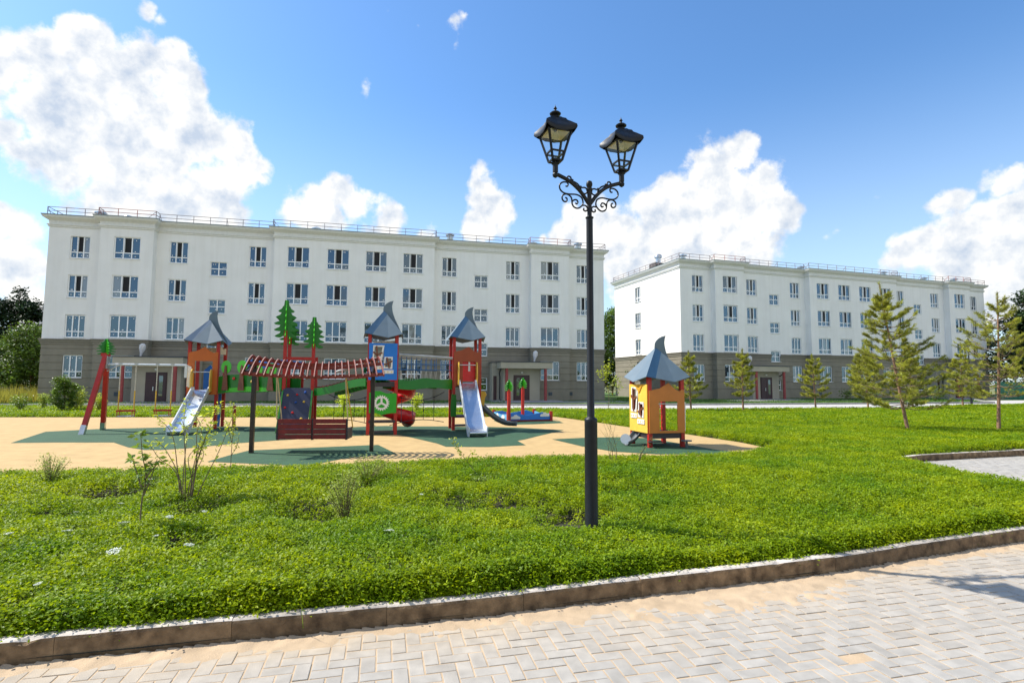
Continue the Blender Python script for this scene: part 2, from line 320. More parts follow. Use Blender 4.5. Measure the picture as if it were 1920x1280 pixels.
# paving: every block laid, sand underneath and drifted along the kerb
pave_poly = [(-9, 1.2)] + kerb_line[1:] + kerb_side[1:-2] + [(30, 17.5), (30, -2), (-9, -2)]
w = .09; V = []; F = []; T = []
n = 0; X0, X1, Y0, Y1 = -60, 170, -60, 140
I, J = np.meshgrid(np.arange(X0, X1 * 2), np.arange(Y0, Y1 * 2)); I = I.ravel(); J = J.ravel()
c = (I - J) % 4; hor = c == 0; ver = c == 3
cx = np.concatenate([(I[hor] + 1) * w, (I[ver] + .5) * w]); cy = np.concatenate([(J[hor] + .5) * w, (J[ver] + 1) * w])
hx = np.concatenate([np.full(hor.sum(), w), np.full(ver.sum(), w / 2)]); hy = np.concatenate([np.full(hor.sum(), w / 2), np.full(ver.sum(), w)])
px_, py_ = cx * CA - cy * SA, cx * SA + cy * CA
ok = inpoly(px_, py_, pave_poly) & (py_ > 1.6) & (np.abs(px_) < py_ * 1.05 + .6) & (px_ < 19)
cx, cy, hx, hy = cx[ok], cy[ok], hx[ok], hy[ok]; n = len(cx)
gap = .0045; top = RNG.normal(0, .0012, n)
def ringv(ins, z):
    out = []
    for a, b in ((-1, -1), (1, -1), (1, 1), (-1, 1)):
        x = cx + a * (hx - gap - ins); y = cy + b * (hy - gap - ins); out.append(np.stack([x * CA - y * SA, x * SA + y * CA, top + z], 1))
    return out
R0, R1, R2 = ringv(0, -.03), ringv(0, -.0018), ringv(.0028, 0)
V = np.stack(R0 + R1 + R2, 1).reshape(-1, 3); base = np.arange(n)[:, None, None] * 12
q = [[i, (i + 1) % 4, 4 + (i + 1) % 4, 4 + i] for i in range(4)] + [[4 + i, 4 + (i + 1) % 4, 8 + (i + 1) % 4, 8 + i] for i in range(4)] + [[8, 9, 10, 11]]
F = (base + np.array(q)[None]).reshape(-1, 4)
tn = np.clip(RNG.normal(1, .045, n), .78, 1.2)[:, None] * np.ones((1, 3))
DUST = True
pavm = M('grey_paving_block', (.345, .328, .298), .9, .10, 9, .003, 160, attr=True)
PAVE = (V, F, tn, pavm)
sandm = M('sand', (.47, .35, .225), .95, .12, 6, .004, 120)
g = MB(); g.sheet(pave_poly, -.0035); tag(g.build('paving_joint_sand', sandm), kind='structure')
# drifted sand
def seg_dist(X, Y, line):
    d = np.full(len(X), 1e9)
    for (x0, y0), (x1, y1) in zip(line[:-1], line[1:]):
        vx, vy = x1 - x0, y1 - y0; t = np.clip(((X - x0) * vx + (Y - y0) * vy) / (vx * vx + vy * vy), 0, 1)
        d = np.minimum(d, np.hypot(X - x0 - t * vx, Y - y0 - t * vy))
    return d
def vnoise(X, Y, s, seed=0):
    r = np.random.default_rng(seed); tab = r.random((256, 256)); x = X * s + 1000; y = Y * s + 1000
    xi = np.floor(x).astype(int); yi = np.floor(y).astype(int); fx = x - xi; fy = y - yi; fx = fx * fx * (3 - 2 * fx); fy = fy * fy * (3 - 2 * fy)
    g_ = lambda a, b: tab[a % 256, b % 256]
    return (g_(xi, yi) * (1 - fx) + g_(xi + 1, yi) * fx) * (1 - fy) + (g_(xi, yi + 1) * (1 - fx) + g_(xi + 1, yi + 1) * fx) * fy
def grid_sheet(name, x0, x1, y0, y1, st, zf, keep, mat):
    xs = np.arange(x0, x1, st); ys = np.arange(y0, y1, st); X, Y = np.meshgrid(xs, ys); X = X.ravel(); Y = Y.ravel(); Z = zf(X, Y)
    nx = len(xs); ny = len(ys); a = (np.arange(ny - 1)[:, None] * nx + np.arange(nx - 1)).ravel()
    F = np.stack([a, a + 1, a + 1 + nx, a + nx], 1); k = keep(X, Y, Z); F = F[k[F].all(1)]
    used = np.unique(F); mp = np.full(len(X), -1); mp[used] = np.arange(len(used))
    o = npmesh(name, np.stack([X, Y, Z], 1)[used], mp[F], mat); o.data.polygons.foreach_set('use_smooth', [True] * len(o.data.polygons)); return o
def sandz(X, Y):
    d = seg_dist(X, Y, kerb_line)
    width = .12 + .42 * vnoise(X, Y, .9, 3) * np.exp(-((X - 1.6) / 1.5) ** 2) + .1 * vnoise(X, Y, 2.2, 4)
    return .016 * (1 - d / width) - .004 + .012 * (vnoise(X, Y, 9, 5) - .5) + .009 * (vnoise(X, Y, 24, 6) - .5) - .004 * (d > width * 1.6)
du = np.exp(-seg_dist(V[:, 0].astype(float), V[:, 1].astype(float), kerb_line) / .42) * (.3 + 1.1 * vnoise(V[:, 0], V[:, 1], 3.5, 21)); du += .25 * np.clip(vnoise(V[:, 0], V[:, 1], 1.1, 22) - .6, 0, 1); du = np.clip(du, 0, 1)[:, None]
tn = np.repeat(tn, 12, 0) * (1 - du) + du * np.array([[1.33, 1.12, .86]])
tag(npmesh('paving', V, F, pavm, tone=tn), kind='structure')
tag(grid_sheet('sand_drift', -4, 7, 2.4, 6.2, .02, sandz, lambda X, Y, Z: (Z > -.008) & inpoly(X, Y, pave_poly), sandm), kind='structure')

# kerb stones: one metre each, rounded top edge, some chips
def kerb(name, line, mat, zt=.135, wd=.085, start=0):
    pts = [Vector((*p, 0)) for p in line]; seg = []; dl = .95
    acc = [pts[0]]; car = 0
    for a, b in zip(pts[:-1], pts[1:]):
        ln_ = (b - a).length; q_ = dl - car
        while q_ < ln_: acc.append(a.lerp(b, q_ / ln_)); q_ += dl
        car = ln_ - (q_ - dl)
    pts = acc + [pts[-1]]
    for a, b in zip(pts[:-1], pts[1:]):
        n_ = max(1, round((b - a).length / .95))
        for k in range(n_): seg.append((a.lerp(b, k / n_), a.lerp(b, (k + 1) / n_)))
    m = MB(); t = []
    for a, b in seg:
        d = (b - a).normalized(); sd = Vector((-d.y, d.x, 0)); a2 = a + d * .0015; b2 = b - d * .0015; k = 14
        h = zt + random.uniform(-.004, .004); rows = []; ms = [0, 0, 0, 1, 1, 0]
        for i in range(k + 1):
            p = a2.lerp(b2, i / k); e = random.random()
            chip = .006 * random.random() ** 2 + (.022 * random.random() if e > .93 else 0)
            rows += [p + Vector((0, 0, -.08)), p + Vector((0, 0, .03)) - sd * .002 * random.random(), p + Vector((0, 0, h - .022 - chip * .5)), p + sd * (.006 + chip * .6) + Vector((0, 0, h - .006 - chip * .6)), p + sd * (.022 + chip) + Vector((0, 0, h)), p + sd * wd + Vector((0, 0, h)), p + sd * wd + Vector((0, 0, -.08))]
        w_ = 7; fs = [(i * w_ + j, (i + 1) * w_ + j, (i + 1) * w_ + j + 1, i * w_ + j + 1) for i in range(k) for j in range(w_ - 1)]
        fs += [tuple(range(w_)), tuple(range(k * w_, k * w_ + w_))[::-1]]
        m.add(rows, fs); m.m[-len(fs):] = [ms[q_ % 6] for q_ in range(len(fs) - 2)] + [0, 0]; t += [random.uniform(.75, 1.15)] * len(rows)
    o = m.build(name, mat); a = o.data.attributes.new('tone', 'FLOAT_COLOR', 'POINT'); a.data.foreach_set('color', np.repeat(np.array(t, np.float32), 4))
    return tag(o, kind='structure')
topm = M('sunlit_kerb_top', (.50, .45, .40), .9, .2, 9, .004, 70, attr=True)  # top coloured pale to carry the sunlight falling on it
kerbm = M('stained_shaded_kerb', (.22, .145, .078), .9, .2, 11, .008, 60, attr=True, col2=(.07, .042, .02))  # brown stains, with the shade of the face painted in
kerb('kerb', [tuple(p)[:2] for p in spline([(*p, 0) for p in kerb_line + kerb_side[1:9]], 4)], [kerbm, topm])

# far road, pavements, meadow
roadm = M('pale_concrete_road', (.46, .44, .42), .9, .06, .7)
g = MB(); g.sheet([(-60, 29.6), (-29.9, 31.3), (-13.5, 31.4), (1.25, 31.2), (5.75, 30.5), (16.8, 32.6), (25.4, 34.6), (32.5, 39), (39.6, 41.5), (60, 48.3), (75, 53), (75, 60), (47, 54.2), (42, 46.5), (26.3, 42.3), (18, 40.5), (10, 38.2), (-16.7, 35.4), (-31.7, 33.4), (-60, 32.4)], .035); tag(g.build('far_road', roadm), kind='structure')
g = MB()
fk = [(-40, 32.9), (-31.7, 33.5), (-16.7, 35.5), (10, 38.3), (18, 40.6), (26.3, 42.4), (42, 46.7), (47, 54.4)]
for a, b in zip(fk[:-1], fk[1:]): g.bar((*a, .08), (*b, .08), .14, .16)
tag(g.build('far_kerb', M('grey_kerb', (.33, .32, .31), .85)), kind='structure')
g = MB(); g.sheet([(a, b + .12) for a, b in fk] + [(75, 60), (75, 90), (-34, 90), (-34, 38), (-40, 36)], .02); o = tag(g.build('building_lawn', M('mown_grass', (.07, .14, .018), .95, .3, 9, .03, 40)), kind='structure')
g = MB(); g.sheet([(-120, 33.2), (-34.5, 33.6), (-36, 60), (-120, 70)], .028); tag(g.build('meadow', meadow), kind='structure')
pvm = M('asphalt_apron', (.30, .29, .285), .9, .08, 2)

# ------------------------------------------------------------------ apartment buildings
WW, PW, RW, CW, PD, DEP = 3.737, 3.679, 8.813, 13.135, .692, 13.64
LEN = 2 * WW + 2 * PW + 2 * RW + CW
u = [0, WW, WW + PW, WW + PW + RW, WW + PW + RW + CW, WW + PW + 2 * RW + CW, WW + 2 * PW + 2 * RW + CW, LEN]
outline = [(0, 0), (u[1], 0), (u[1], -PD), (u[2], -PD), (u[2], 0), (u[3], 0), (u[3], -PD), (u[4], -PD), (u[4], 0), (u[5], 0), (u[5], -PD), (u[6], -PD), (u[6], 0), (LEN, 0), (LEN, DEP), (0, DEP)]
OUT = [Vector(p) for p in outline]; NO = len(OUT)
def segn(i): t = (OUT[(i + 1) % NO] - OUT[i]).normalized(); return t, Vector((t.y, -t.x))
def offp(i, d): n0 = segn(i - 1)[1]; n1 = segn(i)[1]; return OUT[i] + (n0 + n1) / (1 + n0.dot(n1)) * d
Z = [(1.84, 3.57), (4.91, 6.66), (7.99, 9.74), (11.06, 12.77)]
ZS = [(.92, 2.05), (3.98, 5.15), (7.08, 8.23), (10.17, 11.31)]
wins = []                                              # seg, u along the segment, z, kind
def addwin(seg, ua, ub, za, zb, kind): wins.append((seg, ua, ub, za, zb, kind))
for r, (a, b) in enumerate(Z):
    k = '_open' if r >= 2 else ''
    addwin(0, 1.46, 2.78, a, b, 'narrow' + k); addwin(12, WW - 2.78, WW - 1.46, a, b, 'narrow' + k)
    addwin(2, .98, 2.78, a, b, 'wide' + k); addwin(10, PW - 2.78, PW - .98, a, b, 'wide' + k)
    for s_ in (4, 8):
        l = [(8.31 - u[2], 9.65 - u[2]), (14.19 - u[2], 15.5 - u[2])]
        if s_ == 8: l = [(RW - q, RW - p) for p, q in l][::-1]
        for i, (p, q) in enumerate(l):
            if r == 0 and ((s_ == 4 and i == 0) or (s_ == 8 and i == 1)): continue
            addwin(s_, p, q, a, b, 'narrow' + k)
    for i in range(4): addwin(6, 1.02 + i * 3.13, 2.76 + i * 3.13, a, b, 'wide' + k)
    if r: addwin(15, DEP - 8.8, DEP - 7.58, a, b, 'narrow')
for a, b in ZS:
    addwin(4, 11.31 - u[2], 12.57 - u[2], a, b, 'stair'); addwin(8, RW - (12.57 - u[2]), RW - (11.31 - u[2]), a, b, 'stair')
def wall(name, zl, mat, parent, depth=.16):
    m = MB(); zlo, zhi = zl[0][0], zl[-1][0]
    zoff = lambda z: float(np.interp(z, [a for a, b in zl], [b for a, b in zl]))
    for i in range(NO):
        t, nr = segn(i); p0 = OUT[i]; ln = (OUT[(i + 1) % NO] - p0).length
        hs = [(a, b, max(c, zlo), min(d, zhi)) for s_, a, b, c, d, k in wins if s_ == i and d > zlo and c < zhi]
        us = sorted({0, ln, *[h[0] for h in hs], *[h[1] for h in hs]}); zs = sorted({a for a, b in zl} | {h[2] for h in hs} | {h[3] for h in hs})
        def P(uu, z):
            o_ = zoff(z)
            q = offp(i, o_) if uu == 0 else offp((i + 1) % NO, o_) if uu == ln else p0 + t * uu + nr * o_
            return (q.x, q.y, z)
        for a, b in zip(us[:-1], us[1:]):
            for c, d in zip(zs[:-1], zs[1:]):
                if any(h[0] <= a and b <= h[1] and h[2] <= c and d <= h[3] for h in hs): continue
                m.add([P(a, c), P(b, c), P(b, d), P(a, d)], [(0, 1, 2, 3)])
        for a, b, c, d in hs:
            q = lambda uu, z, k: (*(p0 + t * uu - nr * k), z)
            for (A, B) in (((a, c), (a, d)), ((a, d), (b, d)), ((b, d), (b, c)), ((b, c), (a, c))):
                if A[1] == B[1] and (A[1] == zlo or A[1] == zhi) : continue
                m.add([q(*A, 0), q(*B, 0), q(*B, depth), q(*A, depth)], [(0, 1, 2, 3)])
    return m.build(name, mat, parent)
def loft(name, prof, mat, parent, skip=None, mi=None):
    m = MB()
    for i in range(NO):
        parts = [(0, 1)]
        t, nr = segn(i); ln = (OUT[(i + 1) % NO] - OUT[i]).length
        if skip and i in skip: a, b = skip[i]; parts = [(0, a / ln), (b / ln, 1)]
        for a, b in parts:
            vs = []
            for d, z in prof:
                P0 = offp(i, d); P1 = offp((i + 1) % NO, d); e0 = OUT[i] + t * (a * ln) + nr * d if a else P0; e1 = OUT[i] + t * (b * ln) + nr * d if b < 1 else P1
                vs += [(*e0, z), (*e1, z)]
            k = len(prof); m.add(vs, [(2 * j, 2 * j + 1, 2 * j + 3, 2 * j + 2) for j in range(k - 1)])
            if a: m.add([vs[2 * j] for j in range(k)], [tuple(range(k))])
            if b < 1: m.add([vs[2 * j + 1] for j in range(k)], [tuple(range(k))[::-1]])
    return m.build(name, mat, parent)
WM = {}
def window_meshes(kind, wd, ht, var=0):
    if (kind, var) in WM: return WM[(kind, var)]
    m = MB(); fw = .065; dp = .06
    def fr(x0, x1, z0, z1): m.box(((x0 + x1) / 2, 0, (z0 + z1) / 2), (x1 - x0, dp, z1 - z0))
    fr(0, wd, 0, fw); fr(0, wd, ht - fw, ht); fr(0, fw, fw, ht - fw); fr(wd - fw, wd, fw, ht - fw)
    if kind == 'stair': cols = [.5]; tz = .5
    else: cols = [.345, .665]; tz = .27
    for c_ in cols: fr(wd * c_ - fw * .6, wd * c_ + fw * .6, fw, ht - fw)
    ed = [fw] + [wd * c_ for c_ in cols] + [wd - fw]
    for a, b in zip(ed[:-1], ed[1:]): m.box(((a + b) / 2, 0, ht * tz), (b - a - fw * (.6 if a == fw or b == wd - fw else 1.2), dp * .92, fw * 1.1))
    p = MB(); r = random.Random(kind + str(var)); curt = r.randrange(3) if var in (1, 3) and kind != 'stair' else -1
    cells = []
    for ci, (a, b) in enumerate(zip(ed[:-1], ed[1:])):
        for (z0, z1) in ((fw, ht * tz), (ht * tz, ht - fw)):
            up = z0 > fw; isopen = '_open' in kind and ci == 1 and up
            tilt = r.uniform(-.010, .010); tilt2 = r.uniform(-.012, .012)
            p.add([(a, .012 + tilt, z0), (b, .012 - tilt, z0), (b, .012 - tilt + tilt2, z1), (a, .012 + tilt + tilt2, z1)], [(0, 1, 2, 3)], 1 if isopen else 3 if ci == curt else 0)
            if isopen:
                p.box(((a * .85 + b * .15), -.05, (z0 + z1) / 2), (.02, .10, z1 - z0 - .1), 2)
            else:
                for _ in range(2 if up else 1):
                    sx = r.uniform(a + .12, b - .10); sz = r.choice([z1 - .16, z0 + .14]) if up else (z0 + z1) / 2 + r.uniform(-.05, .05)
                    h_ = .035; p.add([(sx - h_, -.012, sz - h_), (sx + h_, -.012, sz - h_), (sx + h_, -.012, sz + h_), (sx - h_, -.012, sz + h_)], [(0, 1, 2, 3)], 2)
    s_ = MB().box((wd / 2, -.13, -.02), (wd + .06, .14, .022))
    fo = m.build('window', winframe); po = p.build('pane', [glass, dark, stickm, curtm]); so = s_.build('sill', winframe)
    WM[(kind, var)] = (fo.data, po.data, so.data)
    for o in (fo, po, so): bpy.data.objects.remove(o)
    return WM[(kind, var)]
def building(label, loc, rz):
    root = thing('apartment_building', label, 'apartment building', loc, rz, 'four storey apartment blocks')
    gr = [0]
    zl = [(-.3, 0)]
    for zg in (1.05, 1.79, 2.40, 2.97, 3.53, 4.04): zl += [(zg - .035, 0), (zg - .02, -.035), (zg + .02, -.035), (zg + .035, 0)]
    zl += [(4.62, 0)]
    wall('ground_floor_wall', zl, brownp, root); wall('wall', [(4.62, -.004), (13.62, -.004)], plaster, root)
    a4 = (11.31 - u[2], 12.57 - u[2]); sk = {4: a4, 8: (RW - a4[1], RW - a4[0])}
    loft('belt_moulding', [(0, 4.36), (.05, 4.38), (.05, 4.50), (.10, 4.56), (.10, 4.66), (.16, 4.72), (.16, 4.77), (-.02, 4.80)], belt, root, sk)
    loft('cornice', [(-.02, 13.42), (.07, 13.44), (.07, 13.52), (.13, 13.57), (.13, 13.62), (.03, 13.66), (.03, 13.88), (.10, 13.94), (.22, 14.02), (.33, 14.10), (.38, 14.20), (.38, 14.27)], cornm, root)
    loft('cornice_cap', [(.40, 14.25), (.41, 14.32), (-.3, 14.37), (-.3, 14.2)], capm, root)
    MB().sheet([(offp(i, -.25).x, offp(i, -.25).y) for i in range(NO)], 14.25).build('roof', roofm, root)
    # railing round the roof
    m = MB(); cum = 0
    for i in range(NO):
        a = offp(i, .12); b = offp((i + 1) % NO, .12); ln = (b - a).length; k = max(1, round(ln / 1.3))
        mi = 1 if (i in (2, 10)) else 0
        for z_ in (14.64, 14.93): m.bar((*a, z_), (*b, z_), .035, .035, mi)
        for j in range(k + 1):
            q_ = a.lerp(b, j / k); m.bar((*q_, 14.3), (*q_, 14.94), .035, .035, mi)
            if j % 4 == 0:
                t, nr = segn(i); m.bar((*(q_ - nr * .6), 14.3), (*q_, 14.9), .025, .025, mi)
    m.build('roof_railing', [railm, railr], root)
    for (x_, y_) in ((2.2, 2.5), (19.0, 3), (31, 2), (39.4, 3), (43.8, 2.2)):
        m = MB(); m.lathe([(.22, 0), (.22, .75), (.30, .76), (.32, .95), (.25, .97), (.2, 1.0), (.2, 1.12), (.42, 1.16), (.42, 1.26), (.1, 1.4)], (x_, y_, 14.2), 16); m.build('roof_vent', galv, root, True)
    m = MB(); m.box((2.2, 7.2, 14.85), (1.6, 1.3, 1.3)); m.build('chimney_block', M('dark_brick', (.07, .06, .055), .8, .2, 10), root)
    m = MB().lathe([(.28, 0), (.28, .7), (.42, .72), (.42, .95), (.3, 1.1)], (2.2, 7.2, 15.5), 14); m.build('roof_vent', galv, root, True)
    for s_, ua, ub, za, zb, kind in wins:
        t, nr = segn(s_); p = OUT[s_] + t * ua - nr * .12; f_, p_, sl_ = window_meshes(kind, ub - ua, zb - za, random.Random(f'{s_}{ua:.2f}{za:.2f}{label[:3]}').randrange(5))
        o = link('window', f_, root); o.location = (p.x, p.y, za); o.rotation_euler = (0, 0, math.atan2(t.y, t.x))
        link('pane', p_, o); link('sill', sl_, o)
    # basement vents
    for x_ in (5.5, 42.2, 40.0, 17.2, 27.5, 2.2, 21.5):
        y_ = -PD if (u[1] < x_ < u[2] or u[3] < x_ < u[4] or u[5] < x_ < u[6]) else 0
        m = MB().box((x_, y_ - .01, .62), (.34, .05, .30))
        for k in range(5): m.box((x_, y_ - .04, .52 + k * .05), (.32, .012, .02))
        m.build('basement_vent', M('grey_vent', (.05, .07, .09), .5), root)
    # entrances (the right one as measured, the left one mirrored)
    for mir in (1, -1):
        X = (lambda q: q) if mir == 1 else (lambda q: LEN - q)
        def bx(m, x0, x1, y0, y1, z0, z1, mi=0):
            xa, xb = sorted((X(x0), X(x1))); m.box(((xa + xb) / 2, (y0 + y1) / 2, (z0 + z1) / 2), (xb - xa, y1 - y0, z1 - z0), mi)
        pm = MB(); bx(pm, 35.32, 38.62, -2.0, -.03, 0, 2.83); bx(pm, 34.5, 35.318, -1.15, -.03, 0, 3.0); po = pm.build('porch', M('light_taupe_plaster', (.40, .36, .28), .9, .05, 1, .004, 90), root)
        cm = MB(); bx(cm, 34.9, 39.5, -3.0, -.02, 2.835, 3.36); bx(cm, 34.48, 34.898, -1.2, -.04, 3.003, 3.36); cm.build('canopy', MATS['light_taupe_plaster'], po)
        cm = MB(); bx(cm, 34.85, 39.55, -3.06, -.02, 3.363, 3.43); bx(cm, 34.42, 34.848, -1.26, -.04, 3.363, 3.43); cm.build('canopy_edge', M('dark_metal_flashing', (.05, .06, .08), .4, metal=.4), po)
        for x_ in (35.45, 38.9):
            m = MB(); m.tube([(X(x_), -2.82, .03), (X(x_), -2.82, 2.832)], .13, 16); m.build('column', redcol, po, True)
        m = MB(); bx(m, 36.24, 37.68, -2.05, -2.003, .04, 2.28); bx(m, 36.30, 36.98, -2.075, -2.052, .08, 2.22); bx(m, 37.0, 37.62, -2.075, -2.052, .08, 2.22); bx(m, 36.5, 36.76, -2.082, -2.078, .5, 2.02, 1); bx(m, 37.1, 37.16, -2.12, -2.078, .9, 1.2, 2); m.build('door', [doorm, glassy('door_glass', (.1, .11, .08), .12), galv], po)
        m = MB(); bx(m, 34.62, 34.9, -1.2, -1.153, .05, 2.2); m.build('door', doorm, po)
        m = MB().lathe([(.02, 0), (.09, .02), (.12, .08), (.09, .14), (.02, .16)], (0, 0, 0), 12); o = m.build('porch_light', M('opal_globe', (.8, .8, .76), .3, .02), po, True); o.location = (X(36.98), -2.08, 2.42)
        m = MB().tube([(X(35.0), -2.6, 2.83), (X(35.0), -1.9, 2.45), (X(35.15), -1.4, 2.2), (X(35.15), -1.35, .2), (X(35.2), -1.6, .1)], .05, 8); m.build('drain_pipe', M('dark_drain_pipe', (.02, .02, .025), .4), po, True)
        m = MB(); bx(m, 34.2, 40.2, -3.6, -.02, -.1, .085); bx(m, 33.9, 40.6, -4.1, -3.602, -.1, .055); m.build('porch_step', pvm, po)
        # lamp head still wrapped in white film, on a short arm above the canopy
        m = MB(); xl = X(38.35); m.tube([(xl - .05, -1.3, 3.42), (xl, -1.3, 3.75), (xl + .06, -1.3, 4.1), (xl + .08, -1.3, 4.35), (xl + .08, -1.3, 4.47)], [.05, .10, .23, .21, .08], 12)
        m.build('wrapped_lamp_head', M('white_film', (.68, .66, .66), .35, .06, 9, .01, 20), root, True)
    return root
B1 = building('white and taupe four storey block behind the play towers, filling the left half', (-35.587, 40.1915), .2317)
B2 = building('farther white and taupe four storey block behind the pines, its sunlit end wall showing', (17.1565, 53.9359), .3102)
B3 = copy_tree(B1); B3.location = (30, -42, 0); B3.rotation_euler = (0, 0, .2317 + math.pi); B3['label'] = 'sunlit four storey block behind the viewer, mirrored in the window panes'
for (x0, y0, a) in ((-35.587, 40.1915, .2317), (17.1565, 53.9359, .3102)):   # aprons before the doors
    for uc in (37.2, LEN - 37.2):
        c_, s_ = math.cos(a), math.sin(a); q = [(uc - 6, -3.6), (uc + 8, -3.6), (uc + 9, -6.2), (uc - 9, -6.2)]
        m = MB().sheet([(x0 + p[0] * c_ - p[1] * s_, y0 + p[0] * s_ + p[1] * c_) for p in q], .041); tag(m.build('entrance_apron', pvm), kind='structure')
# ------------------------------------------------------------------ street lamps
def arc_local(X, Y): return ((X - 743) * .000986, 4.488 - Y * .000933)   # scrollwork plane of the lamp head
SCROLLS = [
 [(770,925),(772,948),(800,965),(832,945),(850,900),(885,860),(940,838),(988,832),(1002,812),(985,790),(962,796),(955,815)],
 [(770,925),(776,904),(800,893),(830,897),(848,880)],
 [(1018,905),(1000,905),(990,885),(1000,862),(1050,865),(1085,900),(1080,950),(1040,983),(980,990),(900,985),(850,1000),(825,1030),(820,1080),(850,1122),(890,1140),(930,1122),(945,1080),(925,1052),(895,1045),(878,1068),(890,1090),(908,1082)],
 [(945,1080),(952,1030),(980,1002),(1020,995),(1055,1020),(1055,1060),(1030,1082),(1006,1072),(1003,1045),(1022,1032)],
 [(765,1120),(790,1098),(830,1100)],[(766,1118),(772,1146),(790,1160),(812,1148),(808,1128)],
 [(930,828),(945,822),(962,828)]]
def lantern(parent, x):
    m = MB(); z0 = 3.83                                  # corner bars and rings of the lantern cage
    m.lathe([(.008, -.115), (.027, -.10), (.031, -.08), (.022, -.062), (.028, -.055), (.028, .02), (.040, .03), (.034, .06), (.05, .075)], (x, 0, z0), 16)
    b = .052; t = .122; zb = z0 + .06; zt = z0 + .345
    def lv(z): k = (z - zb) / (zt - zb); return b + (t - b) * k
    for a in (-1, 1):
        for c_ in (-1, 1): m.bar((x + a * b, c_ * b, zb), (x + a * t, c_ * t, zt), .02)
    for z in (zb, zb + .085, zt):
        l = lv(z)
        for c_ in (-1, 1): m.bar((x - l, c_ * l, z), (x + l, c_ * l, z), .016); m.bar((x + c_ * l, -l, z), (x + c_ * l, l, z), .016)
    for a, c_ in ((-1, -1), (1, -1), (1, 1), (-1, 1)): m.bar((x + .02 * a, .02 * c_, z0 + .05), (x + b * a, b * c_, zb), .012)
    cage = m.build('lantern', ironm, parent)
    m = MB(); q = lambda l, z: [(x - l, -l, z), (x + l, -l, z), (x + l, l, z), (x - l, l, z)]
    m.add(q(b, zb) + q(t, zt), [(i, (i + 1) % 4, 4 + (i + 1) % 4, 4 + i) for i in range(4)]); m.build('glass', lampglass, cage)
    # hood: swept square roof with up-turned corners and a scalloped edge
    V = []; n = 9; rows = [(.156, .0), (.152, .03), (.130, .06), (.108, .09), (.086, .115), (.076, .14), (.052, .16), (.040, .175)]
    for l, dz in rows:
        for sd_ in range(4):
            for k in range(n):
                s_ = -1 + 2 * k / n; cz = abs(s_) ** 3; e = l * (1 + .10 * cz) ; lift = (.048 * cz - .008 * abs(math.sin(s_ * 5.5))) * (l / .17) ** 2
                p = [(s_ * e, -e), (e, s_ * e), (-s_ * e, e), (-e, -s_ * e)][sd_]; V.append((x + p[0], p[1], zt + dz + lift))
    k4 = 4 * n; F_ = [(r * k4 + j, r * k4 + (j + 1) % k4, (r + 1) * k4 + (j + 1) % k4, (r + 1) * k4 + j) for r in range(len(rows) - 1) for j in range(k4)]
    m = MB(); m.add(V, F_); m.add([(v[0] * .97 + x * .03, v[1] * .97, v[2] - .014) for v in V[:k4]] , []); o_ = len(m.v) - k4
    m.f += [[j, (j + 1) % k4, o_ + (j + 1) % k4, o_ + j][::-1] for j in range(k4)]; m.m += [0] * k4
    hd = m.build('hood', ironm, cage, True)
    m = MB(); m.lathe([(a_, b_ * .86) for a_, b_ in [(.045, 0), (.03, .012), (.028, .035), (.056, .05), (.060, .062), (.045, .078), (.02, .088), (.012, .10), (.010, .112), (.019, .125), (.012, .14), (.004, .155), (.001, .175)]], (x, 0, zt + .165), 16); m.build('finial', ironm, cage, True)
    m = MB(); m.add(q(.116, zt - .002) + q(.05, zt + .075), [(i, (i + 1) % 4, 4 + (i + 1) % 4, 4 + i) for i in range(4)] + [(4, 5, 6, 7)]); m.build('reflector', reflm, cage)
    m = MB().lathe([(.022, 0), (.022, -.05), (.012, -.06)], (x, 0, zt + .09), 12); m.build('bulb_socket', M('grey_socket', (.06, .06, .06), .5), cage, True)
    m = MB().lathe([(.012, 0), (.02, -.02), (.034, -.05), (.036, -.07), (.025, -.10), (.004, -.112)], (x, 0, zt + .03), 14); m.build('bulb', bulbm, cage, True)
def street_lamp(label, loc, rz, group=None):
    r = thing('street_lamp', label, 'street lamp', loc, rz, group)
    m = MB(); m.lathe([(.075, -.3), (.075, .015), (.066, .03), (.064, 1.24), (.066, 1.262), (.058, 1.275), (.04, 1.285), (.037, 1.29), (.034, 3.33), (.042, 3.335), (.042, 3.345)], (0, 0, 0), 24); m.build('pole', ironm, r, True)
    m = MB(); m.lathe([(.030, 3.34), (.024, 3.36), (.0235, 3.62), (.033, 3.63), (.033, 3.65), (.022, 3.66), (.032, 3.68), (.034, 3.70), (.026, 3.725), (.003, 3.737)], (0, 0, 0), 20); m.build('top_finial', ironm, r, True)
    for sgn in (1, -1):
        m = MB(); tr = lambda pts: [(sgn * arc_local(*p)[0], 0, arc_local(*p)[1]) for p in pts]
        m.tube(spline(tr([(748,1075),(775,1040),(805,995),(860,930),(930,870),(1000,830),(1110,788)]), 6), .020, 10)
        for s_ in SCROLLS: m.tube(spline(tr(s_), 5), .0086, 8)
        m.build('scroll_arm', ironm, r, True); lantern(r, sgn * .385)
    return r
street_lamp('tall black double-headed street lamp with scrolled arms standing in the near ground cover', (.80, 5.43, 0), .33)

